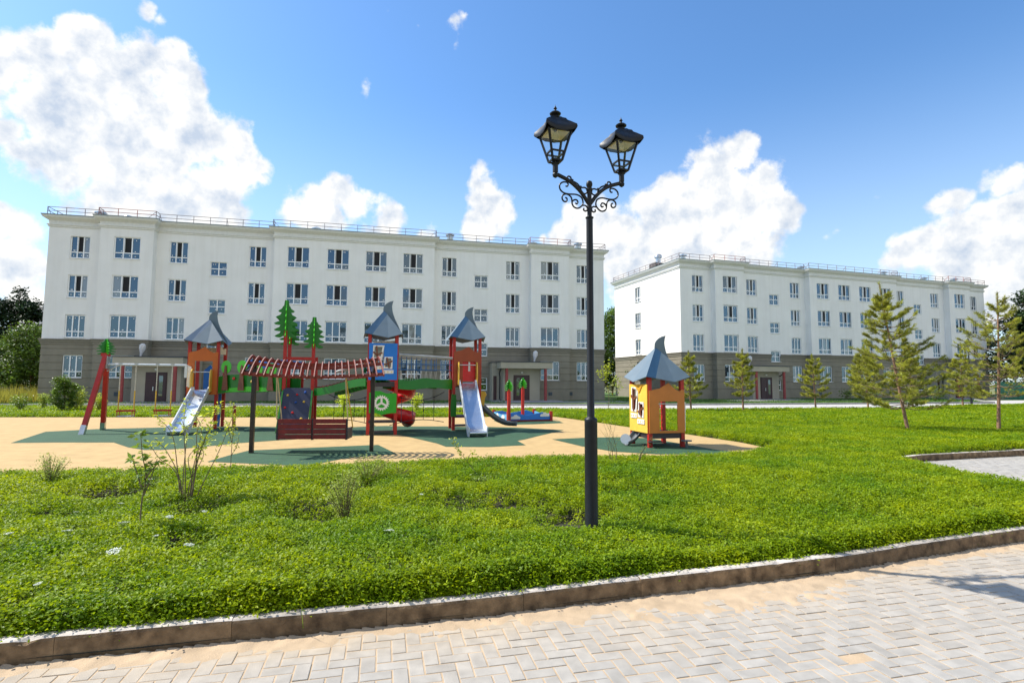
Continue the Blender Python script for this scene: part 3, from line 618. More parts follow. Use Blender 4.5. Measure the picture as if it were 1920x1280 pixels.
# ------------------------------------------------------------------ play equipment
def tower(name, label, loc, zf, ztop, zroof, s=.86, th=.24):
    r = thing(name, label, 'play tower', loc, th, None)
    h = s / 2; i = 0
    for a, c_ in ((-1, -1), (1, -1), (1, 1), (-1, 1)):
        m = MB(); m.box((a * h, c_ * h, ztop / 2), (.095, .095, ztop)); m.box((a * h, c_ * h, .03), (.13, .13, .012)); m.build('post', redp, r)
    m = MB(); m.box((0, 0, zf - .03), (s - .1, s - .1, .04)); m.box((0, -h, zf - .07), (s - .1, .05, .13)); m.box((0, h, zf - .07), (s - .1, .05, .13)); m.box((-h, 0, zf - .07), (.05, s - .1, .13)); m.box((h, 0, zf - .07), (.05, s - .1, .13)); m.build('platform', darkm, r)
    # four-sided hat roof, low point in the middle of every eave, darker blue strip down the left of the front, horned fin on the ridge
    e = h + .155; ze = zroof - .76; zl = ze - .13; A = Vector((0, 0, zroof)); t = Vector((0, 0, -.016))
    C4 = [Vector((-e, -e, ze)), Vector((e, -e, ze)), Vector((e, e, ze)), Vector((-e, e, ze))]
    m = MB(); fr = MB()
    for k in range(4):
        P, Q = C4[k], C4[(k + 1) % 4]; tt = .62 if k == 0 else .5
        o_ = Vector([(0, -1), (1, 0), (0, 1), (-1, 0)][k] + (0,)) * .05; Lw = P.lerp(Q, tt) + Vector((0, 0, -.13)) + o_
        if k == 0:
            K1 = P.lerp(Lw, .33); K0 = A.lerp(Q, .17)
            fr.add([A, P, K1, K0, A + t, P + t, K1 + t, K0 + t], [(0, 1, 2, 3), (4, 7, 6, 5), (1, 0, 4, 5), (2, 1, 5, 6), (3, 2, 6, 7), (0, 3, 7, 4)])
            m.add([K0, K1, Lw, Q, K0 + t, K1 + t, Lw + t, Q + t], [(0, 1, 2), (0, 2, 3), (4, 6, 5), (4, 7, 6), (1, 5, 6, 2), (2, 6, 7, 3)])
        else:
            m.add([A, P, Lw, Q, A + t, P + t, Lw + t, Q + t], [(0, 1, 2), (0, 2, 3), (4, 6, 5), (4, 7, 6), (1, 5, 6, 2), (2, 6, 7, 3)])
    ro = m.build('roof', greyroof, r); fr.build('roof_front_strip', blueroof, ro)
    d = Vector((1, -.12, 0)).normalized()
    pts = [(-.03, -.04), (-.02, .09), (.02, .16), (.08, .22), (.17, .27), (.28, .30), (.255, .22), (.24, .12), (.25, .02), (.28, -.12), (.34, -.28), (.45, -.50), (e + .04, -.84), (e, -.86), (.30, -.50), (.12, -.26)]
    m = MB().prism(pts, A + Vector((0, 0, .01)), d, (0, 0, 1), .02); m.build('horn_fin', greyroof, ro)
    return r, h
def slide(parent, y0, zt, ln=2.2, w_=.50, label=None):
    prof = [(0, zt + .02), (-.22, zt - .02)] + [(-.22 - (ln - .62) * k / 6, zt - .02 - (zt - .27) * k / 6) for k in range(1, 7)] + [(-ln + .22, .215), (-ln, .205)]
    P = [Vector((0, y0 + a, z)) for a, z in prof]; m = MB(); vs = []
    for p in P: vs += [p + Vector((-w_ / 2 + .015, 0, .0)), p + Vector((-w_ / 4, 0, -.012)), p + Vector((w_ / 4, 0, -.012)), p + Vector((w_ / 2 - .015, 0, 0))]
    m.add(vs, [(i * 4 + j, i * 4 + j + 1, i * 4 + j + 5, i * 4 + j + 4) for i in range(len(P) - 1) for j in range(3)])
    e = P[-1]; m.tube([e + Vector((-w_ / 2 + .02, 0, -.045)), e + Vector((w_ / 2 - .02, 0, -.045))], .045, 12); m.tube([e + Vector((-w_ / 2 + .02, .1, -.1)), e + Vector((w_ / 2 - .02, .1, -.1))], .025, 10)
    so = m.build('slide', steel, parent, True)
    for a in (-1, 1):
        up = [(p.y - y0, p.z + .13) for p in P]; up[0] = (0, zt + .1); up[-1] = (up[-1][0] - .03, up[-1][1] - .02); lo_ = [(p.y - y0, p.z - .075) for p in P]; lo_[-1] = (lo_[-1][0] + .02, .03); lo_[-2] = (lo_[-2][0], .03)
        m = MB().prism(up + lo_[::-1], (a * w_ / 2, y0, 0), (0, 1, 0), (0, 0, 1), .03); m.build('slide_side', whiteside, so)
        pts = [(0, zt - .05), (-.26, zt - .05), (-.30, zt + .3), (-.26, zt + .62), (-.17, zt + .70), (-.08, zt + .66), (0, zt + .45)]
        MB().prism(pts, (a * (w_ / 2 + .035), y0, 0), (0, 1, 0), (0, 0, 1), .03).build('slide_handle', yellowp, so)
    MB().tube([(-w_ / 2, y0 - .15, zt + .60), (w_ / 2, y0 - .15, zt + .60)], .017, 8).build('cross_bar', galv, so, True)
def windows_panel(parent, origin, ux, mat, width, z0, z1, framem=whitep):
    """panel with two crooked windows, tree cut-outs behind them and flower boxes; local x 0..1 across, y up"""
    sx = width; sz = z1 - z0; U = Vector(ux); O = Vector(origin)
    P = lambda a, b: (a * sx, z0 + b * sz)
    W1 = (.14, .52, .46, .93); W2 = (.55, .79, .33, .59)     # x0 x1 y0 y1 openings
    m = MB(); th = .022
    def rect(x0, x1, y0, y1): m.prism([P(x0, y0), P(x1, y0), P(x1, y1), P(x0, y1)], O, U, (0, 0, 1), th)
    rect(0, W1[0], 0, 1); rect(W1[1], 1, W2[3], 1); rect(W1[0], W1[1], W1[3], 1); rect(W1[0], W1[1], 0, W1[2]); rect(W1[1], W2[0], 0, W2[3]); rect(W2[1], 1, 0, W2[3]); rect(W2[0], W2[1], 0, W2[2])
    pn = m.build('panel', mat, parent)
    nz = U.cross(Vector((0, 0, 1))).normalized(); o2 = O + nz * .02
    def ring(outer, inner):
        m = MB(); k = len(outer)
        for i in range(k): m.prism([P(*outer[i]), P(*outer[(i + 1) % k]), P(*inner[(i + 1) % k]), P(*inner[i])], o2, U, (0, 0, 1), .016)
        m.build('window_frame', framem, pn)
    ring([(.12, .42), (.43, .41), (.54, .94), (.15, .94)], [(.18, .46), (.38, .46), (.47, .90), (.19, .90)])
    ring([(.51, .31), (.83, .30), (.84, .63), (.55, .63)], [(.57, .35), (.78, .35), (.79, .59), (.59, .59)])
    o3 = O + nz * .038
    def stroke(pts, wd):
        m = MB()
        for line in pts:
            for a, b in zip(line[:-1], line[1:]):
                A = O + nz * .034 + U * P(*a)[0] + Vector((0, 0, P(*a)[1])); B = O + nz * .034 + U * P(*b)[0] + Vector((0, 0, P(*b)[1])); m.bar(A, B, wd * sx, .02, up=nz)
        m.build('tree_cutout', brownt, pn)
    stroke([[(.29, .43), (.29, .68), (.26, .92)], [(.29, .66), (.15, .76)], [(.29, .67), (.47, .74)]], .055)
    stroke([[(.72, .32), (.68, .45), (.63, .61)], [(.69, .44), (.53, .42)], [(.69, .46), (.83, .52)]], .055)
    for x0, x1, y in ((.11, .45, .28), (.48, .87, .17)):
        b = MB().prism([P(x0, y), P(x1, y + .005), P(x1, y + .10), P(x0, y + .10)], o2, U, (0, 0, 1), .02).build('flower_box', framem, pn)
        m = MB()
        for k in range(3):
            cxk = x0 + (x1 - x0) * (k + .5) / 3; pts = [(P(cxk, 0)[0] + .026 * math.cos(a) * (1 if j % 2 else .45), z0 + (y + .05) * sz + .026 * math.sin(a) * (1 if j % 2 else .45)) for j, a in enumerate([2 * math.pi * q / 12 for q in range(12)])]
            m.prism(pts, o2 + nz * .012, U, (0, 0, 1), .008)
        m.build('flower_row', yellowp, pn)
    return pn
def bushy_board(pts, o, ux, mat, parent, th=.03, name='side_board', uy=(0, 0, 1)): return MB().prism(pts, o, ux, uy, th).build(name, mat, parent)
def wavy_top(w_, z0, z1, peak):   # panel outline with the carved top edge
    return [(0, z0), (w_, z0), (w_, z1 - .06), (w_ * .93, z1 - .05), (w_ * .86, z1 - .09), (w_ * .72, z1 - .03), (w_ * .55, z1 + peak), (w_ * .42, z1 + peak * .4), (w_ * .3, z1 - .02), (w_ * .14, z1 - .05), (0, z1 - .08)]
def framed_panel(parent, w_, z0, z1, peak, hole, mat, y, name='panel'):
    x0, x1, a, b = hole; O = (-w_ / 2, y, 0); m = MB(); top = wavy_top(w_, z0, z1, peak)[2:]
    m.prism([(0, z0), (x0, z0), (x0, b), (0, b)], O, (1, 0, 0), (0, 0, 1), .024); m.prism([(x1, z0), (w_, z0), (w_, b), (x1, b)], O, (1, 0, 0), (0, 0, 1), .024)
    if a > z0: m.prism([(x0, z0), (x1, z0), (x1, a), (x0, a)], O, (1, 0, 0), (0, 0, 1), .024)
    m.prism([(0, b), (w_, b)] + top, O, (1, 0, 0), (0, 0, 1), .024); return m.build(name, mat, parent)
def center(FLx, FLy, s, th=.24, corner=(-1, -1)):
    a, c_ = corner; h = s / 2; x, y = -a * h, -c_ * h; return (FLx + x * math.cos(th) - y * math.sin(th), FLy + x * math.sin(th) + y * math.cos(th))

# left tower with the slide
T1c = center(-9.92, 18.0, .86, corner=(1, -1)); T1, h = tower('play_tower', 'leftmost grey-roofed play tower, its brown-orange front opening onto a steel slide', T1c, 1.33, 2.98, 3.76)
framed_panel(T1, .90, 1.18, 2.66, .12, (.20, .74, 1.33, 2.30), orangep, -h - .06)
slide(T1, -h - .02, 1.33)
bushy_board([(0, 2.55), (.84, 2.55), (.84, 2.8), (.5, 2.72), (0, 2.85)], (h + .02, -h, 0), (0, 1, 0), creamp, T1, name='cream_board')
bushy_board([(0, 2.6), (.84, 2.6), (.84, 2.82), (0, 2.78)], (-h, h + .02, 0), (1, 0, 0), creamp, T1, name='cream_board')
bushy_board([(0, 1.35), (.3, 1.35), (.42, 1.9), (.2, 2.2), (0, 2.0)], (-.25, h + .06, 0), (1, 0, 0), bluep, T1, name='blue_back_board')
bushy_board([(0, .05), (.2, .05), (.22, 1.2), (-.02, 1.2)], (h - .3, h + .06, 0), (1, 0, 0), bluep, T1, name='blue_back_board')
bushy_board([(0, 1.45), (.12, 1.4), (.12, 2.1), (0, 2.15)], (-h - .02, -h - .10, 0), (1, 0, 0), whitep, T1, name='white_edge_board')

# middle tower with crooked windows, gear board and red spiral slide
T2c = center(-3.52, 16.3, .81, corner=(1, -1)); T2, h = tower('play_tower', 'middle play tower with blue two-window panel above a green gear board', T2c, 1.62, 3.2, 3.86, .81)
windows_panel(T2, (-.42, -h - .062, 0), (1, 0, 0), bluep, .84, 1.69, 2.80)
bushy_board([(.1, 2.84), (.5, 2.80), (.8, 2.84), (.8, 2.95), (.4, 2.93), (.1, 2.90)], (-h, h + .02, 0), (1, 0, 0), whitep, T2, name='white_back_board')
gp = bushy_board([(0, .70), (.20, .70), (.36, .64), (.62, .69), (.80, .70), (.80, 1.27), (.74, 1.30), (.5, 1.28), (.30, 1.36), (.12, 1.35), (0, 1.30)], (-.38, -h - .062, 0), (1, 0, 0), gearg, T2, name='green_board')
V = []; n = 60; nt_ = 20; cxg, czg = -.02, 1.0
def rg(a, k): return (.185 if (int(k / 60 * 40) % 2) else .158)
m = MB(); m.v = []; k3 = 3
outer = [(cxg + (.235 if (j // 2) % 2 else .198) * math.cos(2 * math.pi * j / 80), czg + (.235 if (j // 2) % 2 else .198) * math.sin(2 * math.pi * j / 80)) for j in range(80)]
inner = [(cxg + .148 * math.cos(2 * math.pi * j / 80), czg + .148 * math.sin(2 * math.pi * j / 80)) for j in range(80)]
yy = -h - .085
for yk in (yy, yy + .014): m.add([(p[0], yk, p[1]) for p in outer + inner], [(j, (j + 1) % 80, 80 + (j + 1) % 80, 80 + j) for j in range(80)])
m.add([(p[0], yy, p[1]) for p in outer] + [(p[0], yy + .014, p[1]) for p in outer], [(j, (j + 1) % 80, 80 + (j + 1) % 80, 80 + j) for j in range(80)])
for a in (90, 210, 330):
    a = rad(a); m.bar((cxg, yy + .007, czg), (cxg + .155 * math.cos(a), yy + .007, czg + .155 * math.sin(a)), .06, .013, up=(0, 1, 0))
m.lathe([(.04, -.008), (.04, .008)], (0, 0, 0), 14); 
for q_ in range(len(m.v) - 28, len(m.v)): x_, y_, z_ = m.v[q_]; m.v[q_] = (cxg + x_, yy + .007 + z_, czg + y_)
m.build('gear_wheel', whitep, gp)
MB().box((0, -h + .1, .44), (.78, .34, .07)).build('shelf', darkm, T2); MB().box((0, -h + .1, .13), (.80, .25, .05)).build('shelf', darkm, T2)
# spiral chute round its own pole behind the tower
m = MB(); cs = Vector((.42, 1.05, 0)); ROWS = 46; K = 9; vs = []
for i in range(ROWS):
    f = i / (ROWS - 1); a = rad(-125 + 500 * f); z = 1.55 - 1.25 * f; R_ = .44
    if i > ROWS - 6: z = max(z, .30)
    for j in range(K):
        b = math.pi * (j / (K - 1)); rr = R_ - .22 * math.cos(b); dz = .10 - .25 * math.sin(b) + (.16 if j == K - 1 else 0)
        vs.append(cs + Vector((math.cos(a) * rr, math.sin(a) * rr, z + dz)))
fs = [(i * K + j, i * K + j + 1, (i + 1) * K + j + 1, (i + 1) * K + j) for i in range(ROWS - 1) for j in range(K - 1)]
m.add(vs, fs); sp = m.build('spiral_slide', redplast, T2, True); sm = sp.modifiers.new('thickness', 'SOLIDIFY'); sm.thickness = .02
m = MB().tube([cs, cs + Vector((0, 0, 1.9))], .06, 14); m.build('slide_pole', redplast, sp, True)
MB().lathe([(.3, 0), (.3, .03), (.1, .05)], tuple(cs), 20).build('slide_foot', greyplast, sp)

# right tower with the white slide
T3c = center(-1.93, 17.8, .87, corner=(-1, -1)); T3, h = tower('play_tower', 'right play tower of the rope bridge, its dark brown front opening onto a white-edged slide', T3c, 1.60, 3.16, 3.92, .87)
framed_panel(T3, .90, 1.50, 2.72, .10, (.30, .72, 1.60, 2.32), brownpan, -h - .06)
bp = bushy_board([(0, 1.66), (.46, 1.66), (.46, 2.5), (0, 2.5)], (-.16, -h + .0, 0), (1, 0, 0), redplast, T3, name='red_inner_board'); 
MB().prism([(.2, 2.0), (.27, 2.0), (.26, 2.4), (.21, 2.4)], (-.16, -h - .02, 0), (1, 0, 0), (0, 0, 1), .012).build('white_slot', whitep, bp)
slide(T3, -h - .02, 1.60, 2.25, .54)
bushy_board([(0, .5), (.17, .5), (.19, .8), (.17, 1.22), (.02, 1.24), (-.01, .8)], (-h - .10, -h - .07, 0), (1, 0, 0), greenp, T3, name='green_post_board')
bushy_board([(0, 2.3), (.8, 2.3), (.8, 2.5), (0, 2.46)], (-h, h + .02, 0), (1, 0, 0), whitep, T3, name='white_back_board')
MB().box((-.1, -h + .15, .5), (.7, .35, .08)).build('shelf', M('violet_board', (.07, .04, .12), .5), T3); MB().box((-.1, -h + .15, .2), (.75, .3, .05)).build('shelf', darkm, T3)
m = MB(); m.tube([(-h, -h - .02, .92), (h, -h - .02, .92)], .012, 6); m.tube([(-h, -h - .02, .68), (h, -h - .02, .68)], .012, 6); rd = m.build('bead_rods', galv, T3)
for x_, z_, mt in ((-.2, .92, bluep), (-.13, .92, redp), (-.07, .92, redp), (-.22, .68, navyp), (-.12, .68, redp), (-.04, .68, navyp)):
    o = MB().lathe([(.02, -.02), (.045, -.012), (.045, .012), (.02, .02)], (0, 0, 0), 12).build('bead', mt, rd, True); o.location = (x_, -h - .02, z_); o.rotation_euler = (0, math.pi / 2, 0)
bushy_board([(0, .62), (.10, .60), (.16, .5), (.30, .45), (.20, .8), (.24, 1.1), (.30, 1.22), (.24, 1.32), (.0, 1.34)], (h + .02, -h + .35, 0), (.9, -.43, 0), yellowp, T3, name='yellow_board')
# small grey half-pipe chute running out to the right
def chute(parent, P, r0, mat, name='trough_slide'):
    m = MB(); vs = []; K = 9; sp_ = spline(P, 6)
    for i, p in enumerate(sp_):
        t = (sp_[min(i + 1, len(sp_) - 1)] - sp_[max(i - 1, 0)]).normalized(); sd_ = t.cross(Vector((0, 0, 1))).normalized(); up = sd_.cross(t)
        for j in range(K): b = math.pi * j / (K - 1); vs.append(p + sd_ * math.cos(b) * r0 - up * math.sin(b) * r0 * .8)
    m.add(vs, [(i * K + j, i * K + j + 1, (i + 1) * K + j + 1, (i + 1) * K + j) for i in range(len(sp_) - 1) for j in range(K - 1)])
    o = m.build(name, mat, parent, True); s_ = o.modifiers.new('thickness', 'SOLIDIFY'); s_.thickness = .018; return o
chute(T3, [(h + .15, -.1, .92), (h + .45, -.25, .62), (h + .85, -.45, .36), (h + 1.25, -.62, .32)], .19, greyplast)

# yellow and orange playhouse at the right
s4 = .90; T4c = center(3.41, 13.30, s4, .25); T4, h = tower('play_house', 'low grey-roofed playhouse with yellow side and orange front standing alone right of the lamp', T4c, .40, 1.83, 2.56, s4, .25)
T4['category'] = 'playhouse'
framed_panel(T4, .98, .40, 1.52, .12, (.28, .78, .46, 1.18), M('orange_panel', (.52, .17, .022), .4, .05, 4), -h - .06)
windows_panel(T4, (-h - .062, h + .02, 0), (0, -1, 0), yellowp, .94, .40, 1.60)
bushy_board([(.30, 0), (.75, 0), (.55, -.22)], (-h - .08, h + .02, 1.60), (0, -1, 0), M('amber_board', (.72, .36, .03), .4), T4, name='pennant', uy=(0, 0, 1))
MB().tube([(-.25, -h - .06, 1.12), (.3, -h - .06, 1.12)], .014, 8).build('cross_bar', galv, T4, True)
rd = MB(); rd.tube([(-.1, h, 1.0), (.42, h, 1.0)], .01, 6); rd.tube([(-.1, h, .82), (.42, h, .82)], .01, 6); rd.tube([(-.1, h, .64), (.42, h, .64)], .01, 6); rd.box((.0, h, .8), (.04, .03, .9)); rd = rd.build('bead_rods', galv, T4)
for x_, z_, mt in ((.05, 1.0, bluep), (.14, 1.0, redp), (.20, 1.0, orangep), (.26, 1.0, orangep), (.32, 1.0, redp), (.05, .82, redp), (.12, .82, redp), (.20, .82, navyp), (.27, .82, navyp), (.06, .64, orangep), (.12, .64, yellowp), (.24, .64, bluep), (.30, .64, redp)):
    o = MB().lathe([(.02, -.025), (.05, -.015), (.05, .015), (.02, .025)], (0, 0, 0), 12).build('bead', mt, rd, True); o.location = (x_, h, z_); o.rotation_euler = (0, math.pi / 2, 0)
bushy_board([(0, .45), (.10, .42), (.12, 1.15), (.02, 1.18)], (h + .06, -h + .1, 0), (1, .2, 0), whitep, T4, name='white_edge_board')
bushy_board([(0, .4), (.6, .4), (.6, 1.2), (0, 1.2)], (-h + .03, h + .03, 0), (1, 0, 0), dredp, T4, name='dark_red_back_board')
chute(T4, [(-h - .02, .15, .42), (-h - .22, .10, .24), (-h - .42, .06, .16)], .15, greyplast)
o = MB().lathe([(.13, -.01), (.13, .01)], (0, 0, 0), 20).build('chute_end_disc', whiteside, T4); o.location = (-h - .42, .02, .22); o.rotation_euler = (1.35, 0, -.35)
m = MB().lathe([(.03, 0), (.03, .2), (.13, .21), (.13, .235)], (h - .02, -h - .22, 0), 16); m.build('stool', greyplast, T4)
m = MB().box((-h + .1, -h - .1, .2), (.34, .16, .025)); m.build('step_board', darkm, T4)

# climbing platform with the two board trees
s = .86; Mc = center(-7.28, 17.1, s); CP = thing('climbing_platform', 'red-posted climbing platform with two tall green board trees and a navy climbing wall', 'climbing frame', Mc, .24); h = s / 2
for a, c_, zt in ((-1, -1, 3.25), (-1, 1, 3.1), (1, -1, 2.85), (1, 1, 2.45)): MB().box((a * h, c_ * h, zt / 2), (.10, .10, zt)).build('post', redp, CP)
MB().box((0, 0, 1.36), (s, s, .07)).build('platform', darkm, CP)
for y_ in (-h, h):
    MB().bar((-h, y_, 2.38), (h, y_, 2.38), .06, .07).build('top_beam', redp, CP)
MB().bar((0, h, .0), (0, h, 2.3), .08, .08).build('post', redp, CP)
def fir_outline(w_, hh):    # scalloped fir outline, lobes drooping outwards
    wd = [.92, 1.0, 1.0, .88, .68]; R_ = [(.20 * w_, .05 * hh)]
    for k in range(5):
        z = hh * (.02 + .165 * k); r_ = w_ * wd[k]; up = hh * .165
        R_ += [(r_ * .50, z - hh * .012), (r_ * .86, z + hh * .0), (r_, z + hh * .03), (r_ * .84, z + hh * .06), (r_ * .56, z + hh * .10), (r_ * .46, z + up - hh * .01)]
    R_ += [(w_ * .22, hh * .86), (w_ * .17, hh)]; return R_ + [(-x, z) for x, z in R_[::-1]]
def board_tree(parent, x, y, z0, w_, hh, ang=.0, name='board_tree'):
    m = MB(); f = fir_outline(w_, hh)
    for k in (0, 1):
        a = ang + k * math.pi / 2; m.prism(f, (x, y, z0), (math.cos(a), math.sin(a), 0), (0, 0, 1), .026, k)
    return m.build(name, [greenp, limep], parent)
board_tree(CP, -h, -h - .02, 3.02, .36, 1.22, .1); board_tree(CP, -h, h, 2.84, .34, .95, .1); board_tree(CP, h, -h - .02, 2.70, .33, 1.02, .1)
O = Vector((0, -h - .02, 1.42)); dn = Vector((0, -.80, -1.36)).normalized(); Ln = 1.55
wl = MB().prism([(-.42, 0), (.36, 0), (.42, .12), (.40, Ln), (-.47, Ln), (-.46, .2)], O, (1, 0, 0), tuple(dn), .03).build('climbing_wall', navyp, CP)
for a in (-1, 1): MB().prism([(a * .44 - .02, .1), (a * .44 + .02, .1), (a * .46 + .03, Ln), (a * .46 - .03, Ln)], O + Vector((0, -.012, 0)), (1, 0, 0), tuple(dn), .09).build('wall_edge', greenp, wl)
HOLD = [(-.28, .26, 'yellow_panel'), (.0, .24, 'red_plastic'), (.24, .16, 'blue_hold'), (-.02, .52, 'blue_hold'), (.22, .50, 'yellow_panel'), (-.31, .70, 'red_plastic'), (-.07, .88, 'red_plastic'), (.2, 1.1, 'yellow_panel')]
M('blue_hold', (.02, .10, .45), .4)
for x_, l_, mt in HOLD:
    p = O + Vector((x_, 0, 0)) + dn * l_ + Vector((0, -.02, .0)); m = MB(); r = random.Random(l_)
    rr = [r.uniform(.035, .052) for _ in range(7)]
    base_ = [p + Vector((rr[k] * math.cos(k * .9), 0, rr[k] * math.sin(k * .9))) for k in range(7)]; tp = [p + (q_ - p) * .5 + Vector((0, -.045, .01)) for q_ in base_]
    m.add(base_ + tp, [tuple(range(7, 14))] + [(k, (k + 1) % 7, 7 + (k + 1) % 7, 7 + k) for k in range(7)]); m.build('climbing_hold', MATS[mt], wl, True)

# bridge between left tower and climbing platform
def W3(o, x, y, z=0):    # local point of an equipment root to world
    th = o.rotation_euler[2]; c_, s_ = math.cos(th), math.sin(th); return Vector((o.location[0] + x * c_ - y * s_, o.location[1] + x * s_ + y * c_, z))
def bridge(name, label, A, B, cat='play bridge'):
    d = B - A; r = thing(name, label, cat, (A.x, A.y, 0), math.atan2(d.y, d.x)); return r, Vector((d.x, d.y, 0)).length
hb = .43
BR1, l1 = bridge('play_bridge', 'green bridge wall with brown-trunked round trees left of the climbing platform', W3(T1, hb + .06, -hb - .05), W3(CP, -hb - .06, -hb - .05))
pts = [(0, 1.22), (l1 * .3, 1.27), (l1 * .6, 1.26), (l1, 1.33), (l1, 1.85), (l1 * .85, 1.88), (l1 * .6, 1.80), (l1 * .35, 1.86), (l1 * .15, 1.84), (0, 1.78)]
sb = MB().prism(pts, (0, 0, 0), (1, 0, 0), (0, 0, 1), .03).build('side_board', greenp, BR1)
MB().prism([(.35, 1.27), (l1 - .5, 1.31), (l1 - .6, 1.42), (l1 * .5, 1.46), (.5, 1.40)], (0, -.03, 0), (1, 0, 0), (0, 0, 1), .02).build('lime_strip', limep, sb)
for x_, zc in ((.38, 2.10), (1.08, 2.10), (1.72, 2.02), (2.3, 2.0)):
    MB().prism([(x_ + .215 * math.cos(a), zc + .215 * math.sin(a)) for a in [2 * math.pi * k / 28 for k in range(28)]], (0, -.055, 0), (1, 0, 0), (0, 0, 1), .02).build('round_tree_crown', limep, BR1)
    MB().prism([(x_ - .14, 1.33), (x_ + .13, 1.33), (x_ + .035, zc + .04), (x_, zc + .06), (x_ - .035, zc + .04)], (0, -.08, 0), (1, 0, 0), (0, 0, 1), .022).build('tree_trunk_board', brownt, BR1)
for x_, z_, mt in ((.72, 1.72, 'red_plastic'), (1.5, 1.62, 'yellow_panel')): MB().lathe([(.05, -.02), (.055, .0), (.03, .03)], (0, 0, 0), 7).build('climbing_hold', MATS[mt], BR1)
for o, (x_, z_) in zip([q for q in COL.objects if q.parent == BR1 and q.name.startswith('climbing_hold')], ((.72, 1.72), (1.5, 1.62))): o.location = (x_, -.05, z_); o.rotation_euler = (math.pi / 2, 0, 0)
MB().prism([(0, 2.02), (l1 * .2, 2.12), (l1 * .5, 2.08), (l1 * .8, 2.12), (l1, 2.02), (l1, 2.28), (l1 * .75, 2.36), (l1 * .5, 2.34), (l1 * .2, 2.38), (0, 2.30)], (0, .86, 0), (1, 0, 0), (0, 0, 1), .03).build('blue_back_board', bluep, BR1)
MB().prism([(0, 1.30), (l1, 1.36), (l1, 1.86), (0, 1.86)], (0, .84, 0), (1, 0, 0), (0, 0, 1), .03).build('side_board', greenp, BR1)
MB().box((l1 / 2, .42, 1.33), (l1, .8, .05)).build('deck', darkm, BR1)

# sloping plank bridge up to the middle tower
BR2, l2 = bridge('play_bridge', 'sloping plank bridge with dark red treads between the climbing platform and the blue-panelled tower', W3(CP, hb + .06, -hb - .04), W3(T2, -hb - .06, -hb - .02))
cv = lambda f: 1.18 + .32 * (f * f * (3 - 2 * f))
up_ = [(l2 * k / 12, cv(k / 12) + .24) for k in range(13)]; lo_ = [(l2 * k / 12, cv(k / 12)) for k in range(13)]
for y_ in (0, .84): MB().prism(lo_ + up_[::-1], (0, y_, 0), (1, 0, 0), (0, 0, 1), .035).build('side_board', greenp, BR2)
for k in range(14):
    f = (k + .5) / 14; o = MB().box((l2 * f, .42, cv(f) + .27), (.13, .80, .035)).build('tread', dredp, BR2)
rail = spline([(0, .86, 1.95), (l2 * .35, .86, 2.12), (l2 * .7, .86, 2.32), (l2, .86, 2.42)], 5)
MB().tube(rail, .05, 10).build('hand_rail', M('grey_rail', (.36, .36, .35), .6), BR2, True)
# rope bridge between middle and right tower
BR3, l3 = bridge('rope_bridge', 'rope-netted bridge with a wavy green board between the middle and right towers', W3(T2, hb + .03, -hb), W3(T3, -hb - .06, -hb))
wv = lambda f: 1.42 - .03 * math.sin(f * 2 * math.pi * 1.2)
for y_ in (0, .84): MB().prism([(l3 * k / 16, wv(k / 16)) for k in range(17)] + [(l3 * k / 16, wv(k / 16) + .30 - .03 * math.sin(k * .7)) for k in range(16, -1, -1)], (0, y_, 0), (1, 0, 0), (0, 0, 1), .035).build('side_board', greenp, BR3)
MB().box((l3 / 2, .42, 1.62), (l3, .8, .04)).build('deck', darkm, BR3)
for y_ in (.0, .84):
    MB().tube([(0, y_, 2.46), (l3, y_, 2.42)], .048, 10).build('hand_rail', MATS['grey_rail'], BR3, True)
    m = MB(); c2 = MB(); kk = 11
    for k in range(kk):
        x_ = l3 * (k + .5) / kk; m.tube([(x_, y_, 2.42), (x_, y_, 2.0)], .011, 5); 
        for dx in (-.045, .045): c2.tube([(x_, y_, 1.98), (x_ + dx, y_, 1.68)], .007, 4)
    for z_ in (2.20, 2.02): m.tube([(0, y_, z_), (l3, y_, z_)], .010, 5)
    m.build('blue_rope_net', ropeb, BR3); c2.build('rope_hanger', M('pale_rope', (.5, .48, .42), .8), BR3)
# low rope nets slung under the bridges
def low_net(parent, ln, y_, sag=.25, zt=1.3, n_=4):
    m = MB(); tp = lambda f: zt - sag * 4 * f * (1 - f); bt = lambda f: .30 + .12 * math.sin(f * math.pi)
    m.tube([(ln * k / 12, y_, tp(k / 12)) for k in range(13)], .012, 5); m.tube([(ln * k / 12, y_, bt(k / 12)) for k in range(13)], .012, 5)
    for k in range(1, n_ + 1):
        f = k / (n_ + 1); m.tube([(ln * f, y_, tp(f)), (ln * f, y_, bt(f))], .009, 5); m.lathe([(.02, -.02), (.028, 0), (.02, .02)], (ln * f, y_, tp(f)), 6); m.lathe([(.015, -.02), (.022, 0), (.015, .02)], (ln * f, y_, tp(f) - .35), 6)
    m.build('low_rope', M('dark_rope', (.05, .045, .06), .8), parent)
low_net(BR2, l2, .42); low_net(BR3, l3, .42)
tag(MB().lathe([(.055, 0), (.055, .75), (.05, .78)], (0, 0, 0), 14).build('bollard', redp), 'short dark red round post beside the leftmost tower, below the bridge', 'post')
bpy.data.objects['bollard'].location = (*G(438, 803), 0)

